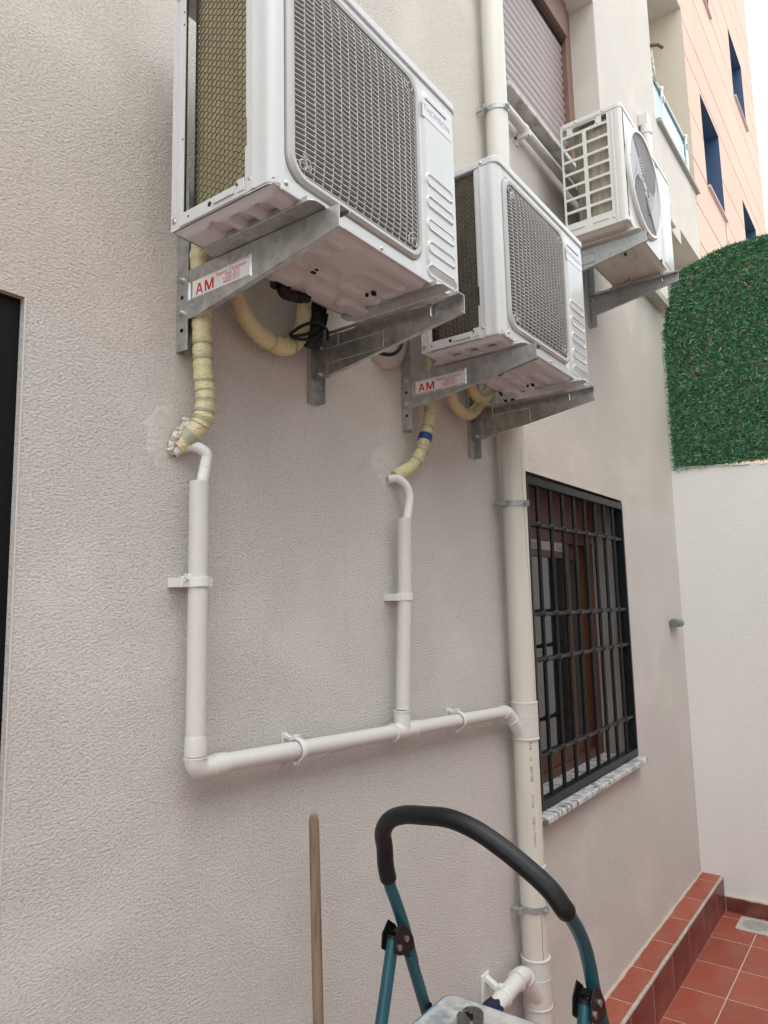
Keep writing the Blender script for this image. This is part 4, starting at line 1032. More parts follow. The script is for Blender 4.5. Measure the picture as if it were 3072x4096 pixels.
    b.build('condenser_coil',M_FINS3,root)
    b=MB(); b.quad((0.03,0.18,0),(W,0.18,0),(W,0.18,H-.03),(0.03,0.18,H-.03)); b.quad((0.56,0.01,0),(0.56,0.2,0),(0.56,0.2,H-.03),(0.56,0.01,H-.03)); b.quad((0.03,0.02,0),(0.03,0.18,0),(0.03,0.18,H-.03),(0.03,0.02,H-.03)); b.build('inner_shroud',M_DARKIN,root)
    # fan guard: protruding ring + slats
    b=MB(); k_=56
    prof=[(FR+0.004,0.0),(FR+0.004,-0.012),(FR-0.004,-0.020),(FR-0.016,-0.020),(FR-0.018,-0.010)]
    vs=[(fcx+r_*math.cos(2*math.pi*i/k_),y,fcz+r_*math.sin(2*math.pi*i/k_)) for (r_,y) in prof for i in range(k_)]; fs=[]
    for q in range(len(prof)-1):
        for i in range(k_): fs.append((q*k_+i,q*k_+(i+1)%k_,(q+1)*k_+(i+1)%k_,(q+1)*k_+i))
    b.add(vs,fs,True); b.build('guard_ring',M_SHEET3,root)
    b=MB(); Rr=FR-0.017
    # sector test: swirl made of four fields, separated by an S curve
    def field(x,z):
        x+=0.008; z+=0.012; a=math.degrees(math.atan2(z,x)); r=math.hypot(x,z)/Rr; q=max(0,1-r)
        lo=33-75*q; hi=126-26*q*q-4*q
        for k in (0,180):
            d=(a-lo-k)%360
            if d<(hi-lo): return 0 if k==0 else 2
        return 1 if 120<(a%360)<260 else 3
    def slats(ang,pitch,fset,th,dp,y=-0.012):
        d=(math.cos(ang),math.sin(ang)); nn_=(-d[1],d[0]); m_=int(Rr/pitch)
        for i in range(-m_,m_+1):
            o=i*pitch; L=math.sqrt(max(0,Rr*Rr-o*o)); run=None; steps=60
            for s in range(steps+1):
                t=-L+2*L*s/steps; x=nn_[0]*o+d[0]*t; z=nn_[1]*o+d[1]*t
                ok=(math.hypot(x,z)>0.016 and field(x,z) in fset and s<steps)
                if ok and run is None: run=t
                if not ok and run is not None:
                    A=(nn_[0]*o+d[0]*run,nn_[1]*o+d[1]*run); B=(nn_[0]*o+d[0]*t,nn_[1]*o+d[1]*t); run=None
                    vs=[]
                    for P_ in (A,B):
                        for sg in (-1,1):
                            for yy in (y,y+dp): vs.append((fcx+P_[0]+nn_[0]*sg*th,yy,fcz+P_[1]+nn_[1]*sg*th))
                    b.add(vs,[(0,1,3,2),(4,6,7,5),(0,4,5,1),(2,3,7,6),(0,2,6,4),(1,5,7,3)])
    slats(R_(92),0.0090,{1},0.0039,0.0012); slats(R_(138),0.0175,{0},0.0030,0.0020); slats(R_(92),0.0090,{3},0.0042,0.0012); slats(R_(138),0.0185,{2},0.0032,0.0020)
    for q in range(2):
        for r_ in (0.066,0.079,0.092,0.105,0.118,0.131):
            pts=[(fcx-0.008+r_*math.cos(R_(96+180*q+i*9.5)),-0.016,fcz-0.012+r_*math.sin(R_(96+180*q+i*9.5))) for i in range(10)]
            b.tube(pts,0.0024,5)
    for k in (0,180):
        for which in (0,1):
            pts=[]
            for i in range(16):
                r=0.2+0.8*i/15; q=1-r; a=(33-75*q) if which==0 else (126-26*q*q-4*q); a=R_(a+k); pts.append((fcx-0.008+Rr*r*math.cos(a),-0.015,fcz-0.012+Rr*r*math.sin(a)))
            b.tube(pts,0.0034,5)
    o=b.build('fan_grille',M_PLASTIC3,root); o['kind']='stuff'
    b=MB(); b.cyl((fcx-.008,-0.016,fcz-.012),(fcx-.008,-0.006,fcz-.012),0.020,24); b.build('grille_hub',M_PLASTIC3,root,bevel=0.002)
    for (sx_,sz_) in ((-1,0.03),(1,-0.05)):
        b=MB(); b.tube([(fcx+sx_*(FR-0.010),-0.0205,fcz+sz_),(fcx+sx_*(FR-0.010),-0.023,fcz+sz_)],0.006,10); b.build('screw',M_BOLT,root)
    return root
ac_old(3.157,1.722,'far ivory air conditioner with round fan guard below the shuttered window')
# ================================================================== PIPES
# --- big downpipe
dp=empty('downpipe',(2.602,-0.066,ZF),'thick cream PVC downpipe left of the barred window','drain pipe')
DX,DY=2.602,-0.066
def dpb(b,n,m,**k): b.xform(Matrix.Translation((-DX,-DY,-ZF))); return b.build(n,m,dp,**k)
def vcyl(x,y,z0,z1,r,m,n,seg=32):
    b=MB(); nz=8; b.tube([(x,y,z0+(z1-z0)*i/nz) for i in range(nz+1)],r,seg); return dpb(b,n,m)
def ringlip(x,y,z,r,m,n='socket_lip'):
    b=MB(); b.tube([(x,y,z-0.004),(x,y,z-0.0025),(x,y,z+0.0025),(x,y,z+0.004)],[r-0.002,r,r,r-0.002],32); return dpb(b,n,m)
r0=0.0480
vcyl(DX,DY,-0.385,8.4,r0,M_PVCOLD,'pipe')
vcyl(DX,DY,-0.520,-0.384,0.0515,M_PVC,'tee_socket'); ringlip(DX,DY,-0.386,0.0532,M_PVCOLD); ringlip(DX,DY,-0.436,0.0522,M_PVC)
vcyl(DX,DY,-1.305,-0.519,r0,mat('dirty_white_pvc',(0.66,0.64,0.58),0.36,bump=(12,.05,.003),var=[(5,0.5,(0.58,0.54,0.46),(3,3,.5))]),'pipe'); ringlip(DX,DY,-0.520,0.0532,M_PVCOLD); ringlip(DX,DY,-0.985,0.0520,M_PVC)
vcyl(DX,DY,-1.47,-1.303,0.0530,M_PVC,'tee_socket'); ringlip(DX,DY,-1.304,0.0552,M_PVC); ringlip(DX,DY,-1.372,0.0540,M_PVC); ringlip(DX,DY,-1.468,0.0552,M_PVC)
vcyl(DX,DY,ZCB,-1.471,0.0510,M_PVC,'pipe')
for z in (2.09,0.385,-1.128):
    b=MB(); b.tube([(DX,DY,z-0.012),(DX,DY,z-0.011),(DX,DY,z+0.011),(DX,DY,z+0.012)],[r0+.001,r0+0.004,r0+0.004,r0+.001],32)
    b.box(DX-0.075,DX-0.05,DY+0.01,DY+0.025,z-.01,z+.01); b.box(DX-0.012,DX-0.009,DY-r0-0.018,DY-r0,z-.012,z+.012); b.box(DX+0.002-.012,DX+0.005-.012,DY-r0-0.018,DY-r0,z-.012,z+.012)
    b.cyl((DX-0.026,DY-r0-0.010,z),(DX+0.004,DY-r0-0.010,z),0.0045,8); b.cyl((DX-.055,DY+.03,z),(DX-.055,-0.0,z),0.006,8)
    dpb(b,'pipe_clamp',M_GALV3)
def hairline(P,wd,m):
    b=MB(); pts=[]
    for z,deg in P:
        a=R_(deg); pts.append((DX+(r0+0.0001)*math.sin(a),DY-(r0+0.0001)*math.cos(a),z))
    b.tube(catmull(pts,6),wd,5); return dpb(b,'scratch',m)
scr=mat('scratch_brown',(0.33,0.28,0.23),0.8)
hairline([(0.60,-22),(0.45,-20),(0.33,-15),(0.2,-12),(0.05,-4),(-0.1,2),(-0.22,1),(-0.38,-6)],0.0007,scr)
hairline([(0.02,18),(-0.08,22),(-0.2,30),(-0.3,27)],0.0005,scr)
hairline([(-1.15,-30),(-1.2,-29),(-1.25,-31),(-1.30,-29)],0.0014,scr)
# printed line up the pipe
def bend_print(a0):
    def f(co):
        ang=a0+co.y/r0; rr_=r0+0.0003+co.z; return Vector((rr_*math.sin(ang),-rr_*math.cos(ang),co.x+(-0.945-ZF)))
    return f
def pipetxt(txt,zoff,width):
    def f(co):
        ang=R_(-38)-co.y/r0; q=r0+0.0003+co.z; return Vector((q*math.sin(ang),-q*math.cos(ang),co.x+zoff-ZF))
    return text_mesh('pipe_print',txt,0.014,M_INKG,dp,(0,0,0),(1,0,0),(0,1,0),width=width,bold=0.0001,depth=0.00008,bend=f)
pipetxt('CHIALI-TUBES',-0.905,0.108); pipetxt('PVC-U',-0.765,0.045); pipetxt('88X1N88',-0.672,0.055); pipetxt('C3',-0.598,0.014); pipetxt('8/78',-0.556,0.028)
# --- 50 mm condensate drains
YP=-0.047; RP=0.0215
def zline(x): return -0.339-(x-1.045)*0.0485
dA=empty('condensate_drain',(1.038,YP,0.28),'long white drain pipe dropping on the left then turning an elbow towards the downpipe','drain pipe')
def db(b,n,m,**k): b.xform(Matrix.Translation((-1.038,-YP,-0.28))); return b.build(n,m,dA,**k)
b=MB(); b.tube([(1.038,YP,0.284),(1.037,YP,0.06),(1.036,YP,-0.29)],[RP,RP,RP],24); db(b,'pipe',M_PVC)
b=MB(); b.tube([(1.0375,YP,0.2845),(1.0375,YP,0.270)],RP-0.0022,20); db(b,'pipe_mouth',M_HOLE)
b=MB(); b.tube([(1.036,YP,-0.270),(1.036,YP,-0.280),(1.036,YP,-0.312)],[RP,0.0240,0.0240],24); db(b,'socket',M_PVC)
b=MB(); b.tube([(1.036,YP,-0.3135),(1.036,YP,-0.3175)],0.0256,24); db(b,'socket_lip',M_PVCNEW)
el=[]; 
for k in range(9): 
    a=R_(180+90*k/8); el.append((1.036+0.022+0.022*math.cos(a),YP,-0.320+0.022*math.sin(a)))
b=MB(); b.tube([(1.036,YP,-0.3175)]+el+[(1.118,YP,-0.3435)],0.0240,24); db(b,'elbow',M_PVC)
b=MB(); b.tube([(1.078,YP-.0005,-0.342),(1.117,YP-.0005,-0.3437)],0.0249,24); db(b,'elbow_collar',M_PVC)
b=MB(); b.tube([(x,YP,zline(x)) for x in (1.10,1.4,1.76)],RP,24); db(b,'pipe',M_PVC)
b=MB(); b.tube([(x,YP,zline(x)) for x in (1.85,2.1,2.46)],RP,24); db(b,'pipe',M_PVC)
b=MB(); b.tube([(x,YP,zline(x)) for x in (1.760,1.862)],0.0244,24); b.tube([(1.808,YP,zline(1.808)),(1.808,YP,-0.318)],0.0244,24); db(b,'tee',M_PVCNEW)
for x in (1.760,1.862):
    b=MB(); b.tube([(x-.002,YP,zline(x)),(x+.002,YP,zline(x))],0.0264,24); db(b,'socket_lip',M_PVCNEW)
b=MB(); b.tube([(1.808,YP,-0.320),(1.808,YP,-0.316)],0.0264,24); db(b,'socket_lip',M_PVCNEW)
b=MB(); b.tube([(1.862,YP,zline(1.862)),(1.905,YP,zline(1.905))],0.0232,24); db(b,'tee_collar',M_PVC)
# elbow into the downpipe
b=MB(); b.tube(catmull([(2.452,YP,zline(2.452)),(2.485,YP,-0.411),(2.508,YP-.002,-0.425),(2.535,YP-.006,-0.455),(2.585,YP-.012,-0.512)],5),0.0246,24); db(b,'elbow',M_PVCNEW)
b=MB(); b.tube([(2.460,YP,zline(2.46)),(2.464,YP,zline(2.464))],0.0270,24); db(b,'socket_lip',M_PVCNEW)
b=MB(); dd=Vector((0.03,-.005,-.035)).normalized(); c0=Vector((2.522,YP-.004,-0.441)); b.tube([c0,c0+dd*0.004],0.0270,24); db(b,'socket_lip',M_PVCNEW)
def clip_h(x,parent_build,slope=0):
    z=zline(x); b=MB()
    # band round the pipe
    n=20; prof=[]
    for i in range(n+1):
        a=R_(-150+300*i/n)+math.pi; prof.append((YP+0.0256*math.cos(a),z+0.0256*math.sin(a)))
    vs=[];
    for (y_,z_) in prof:
        q=Vector((0,y_-YP,z_-z)).normalized()*0.003
        for dx in (-0.008,0.008): vs+=[(x+dx,y_,z_),(x+dx,y_+q.y,z_+q.z)]
    fs=[]
    for i in range(n):
        o=4*i; fs+=[(o,o+4,o+6,o+2),(o+1,o+3,o+7,o+5),(o,o+1,o+5,o+4),(o+2,o+6,o+7,o+3)]
    b.add(vs,fs)
    b.box(x-0.008,x+0.008,YP-0.003,YP+0.012,z+0.0264,z+0.036); b.box(x-0.008,x+0.008,YP-0.002,YP+0.008,z-0.037,z-0.0264)
    parent_build(b,'pipe_clip',M_CLIP,bevel=0.001)
    b=MB(); b.box(x-0.0095,x+0.0095,-0.0065,-0.0002,z-0.032,z+0.038)
    b.prism([(YP+0.004,z+0.0256),(-0.006,z+0.036),(-0.006,z+0.026),(YP+0.012,z+0.022)],0,x-0.006,x+0.006); b.prism([(YP+0.004,z-0.0256),(-0.006,z-0.030),(-0.006,z-0.02),(YP+0.012,z-0.022)],0,x-0.006,x+0.006)
    parent_build(b,'clip_base',M_CLIP,bevel=0.001)
clip_h(1.352,db); clip_h(2.140,db)
from mathutils import noise as mnoise
def blobdata(c,r_):
    vs=[];fs=[];n=14;m_=9
    for i in range(m_+1):
        t=math.pi*i/m_
        for k in range(n):
            a=2*math.pi*k/n; d=Vector((1.7*math.sin(t)*math.cos(a),0.6*math.sin(t)*math.sin(a),math.cos(t))); q=c+d*r_; vs.append(q+d*r_*0.9*mnoise.noise(q*190))
    for i in range(m_):
        for k in range(n): fs.append((i*n+k,(i+1)*n+k,(i+1)*n+(k+1)%n,i*n+(k+1)%n))
    return vs,fs
def clip_v(x,z,parent_build,tilt=0.0,blob=False,wide=True):
    b=MB(); n=20; vs=[];fs=[]
    for i in range(n+1):
        a=R_(-165+330*i/n)-math.pi/2; c_,s_=math.cos(a),math.sin(a)
        for dz in (-0.0105,0.0105):
            for r_ in (0.0222,0.0262): vs.append((x+r_*c_,YP+r_*s_,z+dz+tilt*r_*c_))
    for i in range(n):
        o=4*i; fs+=[(o,o+4,o+5,o+1),(o+2,o+3,o+7,o+6),(o,o+2,o+6,o+4),(o+1,o+5,o+7,o+3)]
    b.add(vs,fs); b.box(x+0.0235,x+0.038,YP-0.004,YP+0.012,z-0.010,z+0.010); b.box(x+0.0244,x+0.0445,YP-0.0045,YP-0.003,z-0.001,z+0.001)
    parent_build(b,'pipe_clip',M_CLIP,bevel=0.001)
    b=MB(); b.box(x-0.042,x-0.0225,YP+0.0,YP+0.0115,z-0.0115,z+0.0095); b.box(x-0.045,x-0.040,YP-0.002,-0.0005,z-0.0115,z+0.0095); b.box(x-0.027,x-0.021,YP-0.008,YP+0.012,z-0.0115,z+0.012); b.box(x-0.040,x+0.038,-0.012,-0.0005,z-0.0115,z+0.0095)
    parent_build(b,'clip_base',M_CLIP,bevel=0.001)
    if blob:
        b=MB()
        b.add(*blobdata(Vector((x-0.030,YP+0.000,z+0.008)),0.008)); parent_build(b,'filler_blob',M_PVCNEW)
clip_v(1.037,0.059,db,0.05,True)
# drain B
dB=empty('condensate_drain',(1.812,YP,0.268),'short white vertical drain pipe below the middle unit joining the tee','drain pipe')
def dbb(b,n,m,**k): b.xform(Matrix.Translation((-1.812,-YP,-0.268))); return b.build(n,m,dB,**k)
b=MB(); b.tube([(1.848,YP,0.268),(1.838,YP,0.02),(1.812,YP,-0.315)],RP,24); dbb(b,'pipe',M_PVC)
clip_v(1.839,0.022,dbb)
b=MB(); b.tube([(1.8485,YP,0.2685),(1.848,YP,0.255)],RP-0.0022,20); dbb(b,'pipe_mouth',M_HOLE)
# corrugated hoses
def corrugated(P,r,name,label):
    pts=catmull(P,14); rs=[r+(0.0007 if (i%2) else -0.0004) for i in range(len(pts))]
    b=MB(); b.tube(pts,rs,16); o=b.build(name,M_FLEX); tag(o,label,'hose','corrugated drain hoses'); return o
corrugated([(1.000,-0.003,0.352),(1.020,-0.018,0.366),(1.040,-0.034,0.366),(1.058,-0.046,0.350),(1.054,-0.047,0.318),(1.044,-0.047,0.275),(1.042,-0.047,0.24)],0.0130,'drain_hose','white corrugated hose curling from the wall hole into the left drain pipe')
corrugated([(1.822,-0.006,0.394),(1.846,-0.024,0.398),(1.872,-0.038,0.380),(1.882,-0.046,0.345),(1.872,-0.047,0.30),(1.856,-0.047,0.255)],0.0132,'drain_hose','white corrugated hose curling from the wall into the middle drain pipe')
from mathutils import noise as mnoise
def lumpy(name,P,rad,m,label=None,cat=None,parent=None,fr=55,amp=0.5,off=None):
    pts=catmull(P,10); b=MB(); n=18; vs=[]; k=len(pts)
    for i,p in enumerate(pts):
        t=i/(k-1); r_=rad*math.sin(math.pi*min(1,max(0.04,0.12+0.78*t)))**0.5
        for q in range(n):
            a=2*math.pi*q/n; d=Vector((math.cos(a),0.55*math.sin(a),0.25*math.sin(a))); w_=p+d*r_
            vs.append(w_+d*rad*amp*(mnoise.noise(w_*fr)+0.6*mnoise.noise(w_*fr*2.6)))
    fs=[(i*n+q,i*n+(q+1)%n,(i+1)*n+(q+1)%n,(i+1)*n+q) for i in range(k-1) for q in range(n)]+[tuple(range(n)),tuple(range((k-1)*n,k*n))]
    b.add(vs,fs,False)
    if off: b.xform(off)
    o=b.build(name,m,parent)
    if label: tag(o,label,cat)
    return o
# insulated line sets
def lineset(paths,r,name,label,bands=()):
    root=empty(name,paths[0][0],label,'insulated pipe','tape wrapped refrigerant pipes')
    off=Matrix.Translation(-Vector(paths[0][0]))
    for P in paths:
        pts=catmull(P,18); rnd2=random.Random(len(P)); rs=[]
        for i in range(len(pts)):
            wrap=(i%6)/6.0; rs.append(r*(0.92+0.11*wrap+rnd2.uniform(-.03,.03)))
        b=MB(); b.tube(pts,rs,20); b.xform(off); b.build('tape_wrap',M_INS,root)
    for (k,i0,i1) in bands:
        pts=catmull(paths[k],18)[i0:i1]; b=MB(); b.tube(pts,r*1.035,20,cap=False); b.xform(off); b.build('tape_band',M_INSG,root)
    return root
ls1=lineset([[(1.16,-0.10,0.93),(1.10,-0.09,0.905),(1.050,-0.075,0.875),(1.026,-0.057,0.83),(1.036,-0.050,0.74),(1.038,-0.05,0.64),(1.043,-0.05,0.55),(1.050,-0.05,0.47),(1.042,-0.040,0.415),(1.010,-0.006,0.365)],
             [(1.10,-0.09,0.87),(1.118,-0.07,0.80),(1.145,-0.055,0.750),(1.190,-0.05,0.700),(1.252,-0.05,0.676),(1.315,-0.05,0.676),(1.356,-0.05,0.706),(1.374,-0.06,0.76),(1.376,-0.07,0.86)]],0.0232,
             'refrigerant_line','yellow tape wrapped pipe looping under the nearest air conditioner',bands=((0,96,98),(0,103,105),(0,110,111),(0,114,116),(0,124,126),(0,131,134),(0,139,141),(0,150,156),(1,96,99),(1,60,61),(1,74,76)))
ls2=lineset([[(2.075,-0.085,0.98),(2.062,-0.075,0.93),(2.028,-0.06,0.84),(2.018,-0.05,0.745),(2.016,-0.05,0.66),(2.004,-0.05,0.61),(1.978,-0.05,0.548),(1.958,-0.046,0.50),(1.912,-0.034,0.445),(1.852,-0.010,0.408)],
             [(2.12,-0.09,0.82),(2.14,-0.06,0.745),(2.20,-0.052,0.700),(2.275,-0.05,0.690),(2.335,-0.052,0.722),(2.372,-0.07,0.775),(2.40,-0.09,0.83)],
             [(2.20,-0.11,0.83),(2.24,-0.09,0.785),(2.30,-0.08,0.760),(2.355,-0.09,0.775),(2.385,-0.11,0.82)]],0.0215,
             'refrigerant_line','yellow tape wrapped pipe with blue band under the middle air conditioner',bands=((0,96,98),(0,124,127),(0,136,139)))
P_=[p for p in catmull([(2.016,-0.05,0.66),(2.004,-0.05,0.61),(1.978,-0.05,0.548),(1.958,-0.046,0.50)],24) if 0.538<p.z<0.562]
b=MB(); b.tube(P_,0.0238,20); b.xform(Matrix.Translation((-2.075,0.085,-0.98))); b.build('blue_tape_band',M_BLUETAPE,ls2)
# hole & filler at the wall
lumpy('foam_filler',[(0.990,-0.004,0.345),(0.992,-0.012,0.365),(1.000,-0.020,0.390),(1.012,-0.026,0.412),(1.018,-0.024,0.432)],0.0115,M_FOAM,'lumpy pale filler around the hole where the left pipe enters','filler',fr=80,amp=0.8)
b=MB(); b.sphere((1.006,0.001,0.352),0.014,16,8,(0.9,0.10,1.0)); o=b.build('wall_hole',M_HOLE); tag(o,'dark chipped hole in the stucco below the left wrapped pipe','hole')
lumpy('foam_filler',[(1.826,-0.003,0.398),(1.842,-0.008,0.405),(1.858,-0.012,0.416)],0.017,mat('grey_putty',(0.36,0.36,0.33),0.9,bump=(60,1,.01)),'grey putty sealing the wall entry of the middle wrapped pipe','filler',fr=90,amp=0.7)
lumpy('filler_drip',[(5.652,-0.004,4.46),(5.664,-0.004,4.40),(5.68,-0.004,4.33),(5.70,-0.004,4.27),(5.74,-0.004,4.23)],0.018,M_FOAM,parent=house,off=HO)
lumpy('filler_lump',[(6.66,0.01,4.23),(6.73,0.01,4.22),(6.83,0.03,4.20),(6.90,0.05,4.19)],0.03,M_FOAM,parent=house,off=HO,fr=30)
# black pipe + cables + drain spout
b=MB(); b.tube(catmull([(1.403,-0.075,0.98),(1.403,-0.075,0.86),(1.404,-0.07,0.76),(1.406,-0.05,0.70)],6),0.0295,20)
o=b.build('black_pipe',M_BLACK); tag(o,'thick black insulated pipe dropping behind the plain near bracket','pipe')
cab=empty('power_cable',(1.39,-0.08,0.80),'thin black cables looping from the yellow pipe to the black pipe','cable')
for P in ([(1.296,-0.085,0.694),(1.325,-0.085,0.703),(1.365,-0.09,0.722),(1.397,-0.10,0.752),(1.418,-0.10,0.80),(1.42,-0.09,0.87)],[(1.300,-0.08,0.700),(1.33,-0.09,0.728),(1.37,-0.10,0.748),(1.42,-0.10,0.748),(1.45,-0.08,0.73)],[(1.30,-0.086,0.690),(1.34,-0.088,0.696),(1.38,-0.095,0.715),(1.41,-0.10,0.745),(1.425,-0.10,0.79)]):
    b=MB(); b.tube(catmull(P,8),0.0042,8); b.xform(Matrix.Translation((-1.39,0.08,-0.80))); b.build('wire',M_BLACK,cab)
b=MB(); b.tube(catmull([(2.40,-0.10,0.83),(2.415,-0.12,0.79),(2.445,-0.13,0.755),(2.48,-0.12,0.745)],8),0.0052,8); o=b.build('cable',M_BLACK); tag(o,'black cable hanging beneath the middle air conditioner','cable')
for i,x in enumerate((2.475,2.487)):
    pass
b=MB(); b.cyl((2.49,-0.13,0.80),(2.492,-0.13,0.752),0.0055,8); b.cyl((2.505,-0.13,0.80),(2.505,-0.13,0.75),0.0055,8); o=b.build('cable',M_BLACK); tag(o,'pair of short black cable ends above the plain bracket by the downpipe','cable')
sx,sy,sz=1.205,-0.14,0.784
b=MB(); b.cyl((sx,sy,sz+0.002),(sx,sy,sz-0.004),0.026,20); b.tube(catmull([(sx+.004,sy,sz-0.004),(sx+0.010,sy,sz-0.016),(sx+0.028,sy-0.002,sz-0.019),(sx+0.090,sy-0.006,sz-0.004)],6),[0.014]*19,14)
b.tube([(sx+0.050,sy-.004,sz-0.0145),(sx+0.053,sy-.004,sz-0.0138)],0.0158,14); b.tube([(sx+0.066,sy-.004,sz-0.0105),(sx+0.069,sy-.004,sz-0.0098)],0.0158,14)
o=b.build('drain_spout',M_BLACK); tag(o,'black plastic drain elbow under the nearest air conditioner','drain elbow')
# vent cap
vc=empty('vent_cap',(1.822,0,0.880),'round white domed vent cap on the wall between the two near units','vent')
b=MB(); n=40; prof=[(0.120,0),(0.118,-0.010),(0.106,-0.024),(0.087,-0.036),(0.055,-0.045),(0.0,-0.050)]
vs=[(r_*math.cos(2*math.pi*i/n),y,r_*math.sin(2*math.pi*i/n)) for r_,y in prof for i in range(n)]; fs=[]
for q in range(len(prof)-1):
    for i in range(n): fs.append((q*n+i,q*n+(i+1)%n,(q+1)*n+(i+1)%n,(q+1)*n+i))
b.add(vs,fs,True); b.build('dome',mat('vent_white',(0.6,0.57,0.54),0.35),vc)
for a in (250,10,130):
    b=MB(); pts=[]
    for i in range(10):
        t=i/9; r_=0.105*t; pts.append((r_*math.cos(R_(a)),-0.051+0.030*t*t+ (0.012*t if t>0.8 else 0),r_*math.sin(R_(a))))
    b.tube(pts,0.0045,6); b.build('rib',mat('vent_white',(0,0,0)),vc)
b=MB(); b.tube(catmull([(1.66,-0.06,0.79),(1.71,-0.055,0.775),(1.775,-0.055,0.783),(1.82,-0.055,0.805),(1.846,-0.055,0.84),(1.86,-0.05,0.90)],8),0.0065,8); o=b.build('cable',M_BLACK); tag(o,'black cable drooping across the round white vent cap','cable')
# lower branch into the downpipe
lb=empty('branch_pipe',(2.40,-0.07,-1.32),'lower white branch pipe with clip entering the downpipe behind the ladder','drain pipe')
def lbb(b,n,m,**k): b.xform(Matrix.Translation((-2.40,0.07,1.32))); return b.build(n,m,lb,**k)
b=MB(); b.tube([(2.455,-0.068,-1.322),(2.24,-0.072,-1.334)],0.0285,24); lbb(b,'pipe',M_PVCNEW)
b=MB(); b.tube(catmull([(2.435,-0.068,-1.322),(2.475,-0.068,-1.322),(2.505,-0.068,-1.338),(2.535,-0.07,-1.375),(2.58,-0.075,-1.43)],5),0.0320,24); lbb(b,'elbow',M_PVCNEW)
b=MB(); b.tube([(2.434,-0.068,-1.322),(2.439,-0.068,-1.322)],0.0345,24); lbb(b,'socket_lip',M_PVCNEW)
b=MB(); dd=Vector((.03,0,-.035)).normalized(); c0=Vector((2.500,-0.068,-1.334)); b.tube([c0,c0+dd*.005],0.0345,24); lbb(b,'socket_lip',M_PVCNEW)
b=MB(); b.tube([(2.318,-0.071,-1.3295),(2.336,-0.071,-1.3288)],0.0315,24); b.box(2.316,2.338,-0.074,-0.055,-1.302,-1.290); b.box(2.30,2.352,-0.010,-0.0005,-1.37,-1.27); b.prism([(-0.06,-1.300),(-0.008,-1.275),(-0.008,-1.29),(-0.05,-1.312)],0,2.316,2.338); lbb(b,'pipe_clip',M_CLIP,bevel=0.001)
b=MB(); rnd3=random.Random(5)
def rag(u,v):
    a=2*math.pi*u; r_=0.033+0.006*math.sin(9*a)*v+rnd3.uniform(-.002,.002); return (2.262-0.07*v+0.006*math.sin(7*a),-0.072+r_*math.cos(a)*(1-0.3*v*v),-1.334+r_*math.sin(a)*(1-.3*v*v))
b.grid(rag,40,8,True); b.sphere((2.205,-0.072,-1.336),0.03,16,10); o=b.build('rag',M_NAVY); tag(o,'crumpled navy rag stuffed over the end of the lower branch pipe','rag')
# pipe under the upper sill
ps=empty('horizontal_pipe',(3.2,-0.04,2.2),'thin white horizontal pipe clipped beneath the shuttered window sill','pipe')
b=MB(); b.tube([(2.66,-0.042,2.212),(3.4,-0.042,2.200),(4.5,-0.042,2.18)],0.0225,16); b.xform(Matrix.Translation((-3.2,.04,-2.2))); b.build('pipe',M_PVC,ps)
for x in (2.93,3.75):
    b=MB(); b.box(x-.01,x+.01,-0.075,0,2.165,2.181); b.box(x-.01,x+.01,-0.012,0,2.14,2.235); b.tube([(x-.01,-0.042,2.208),(x+.01,-0.042,2.208)],0.026,16); b.xform(Matrix.Translation((-3.2,.04,-2.2))); b.build('pipe_clip',M_CLIP,ps)
# pipe stub near the far unit
pt=empty('vertical_pipe',(5.15,-0.04,3.2),'white vertical pipe stub and trunking behind the far air conditioner','pipe')
PO=Matrix.Translation((-5.15,.04,-3.2))
b=MB(); b.cyl((5.135,-0.045,2.4),(5.135,-0.045,3.44),0.034,20); b.xform(PO); b.build('pipe',M_PVC,pt)
b=MB(); b.cyl((5.135,-0.045,3.40),(5.135,-0.045,3.47),0.040,20); b.xform(PO); b.build('pipe_socket',M_PVC,pt)
b=MB(); b.box(5.10,5.17,-0.07,-0.001,3.471,3.56); b.xform(PO); b.build('cap_block',M_PVC,pt,bevel=0.004)
b=MB(); b.box(5.18,5.27,-0.05,-0.001,2.4,3.60); b.xform(PO); b.build('trunking',M_ALU,pt,bevel=0.003)
# hose connector on the wall near the end corner
dv=empty('tap_connector',(5.04,-0.02,-0.17),'small grey and lime green tap connector on the wall near the courtyard corner','tap connector')
b=MB(); b.cyl((4.96,-0.03,-0.162),(5.05,-0.03,-0.166),0.026,16); b.xform(Matrix.Translation((-5.04,.02,.17))); b.build('body',M_DEVG,dv,bevel=0.002)
b=MB(); b.cyl((5.052,-0.03,-0.166),(5.080,-0.03,-0.167),0.027,16); b.xform(Matrix.Translation((-5.04,.02,.17))); b.build('collar',M_GREEN,dv)
b=MB(); b.cyl((5.082,-0.03,-0.167),(5.100,-0.03,-0.168),0.025,16); b.xform(Matrix.Translation((-5.04,.02,.17))); b.build('ring',M_DEVG,dv)
b=MB(); b.cyl((5.102,-0.03,-0.168),(5.128,-0.03,-0.169),0.026,16); b.xform(Matrix.Translation((-5.04,.02,.17))); b.build('collar',M_GREEN,dv)
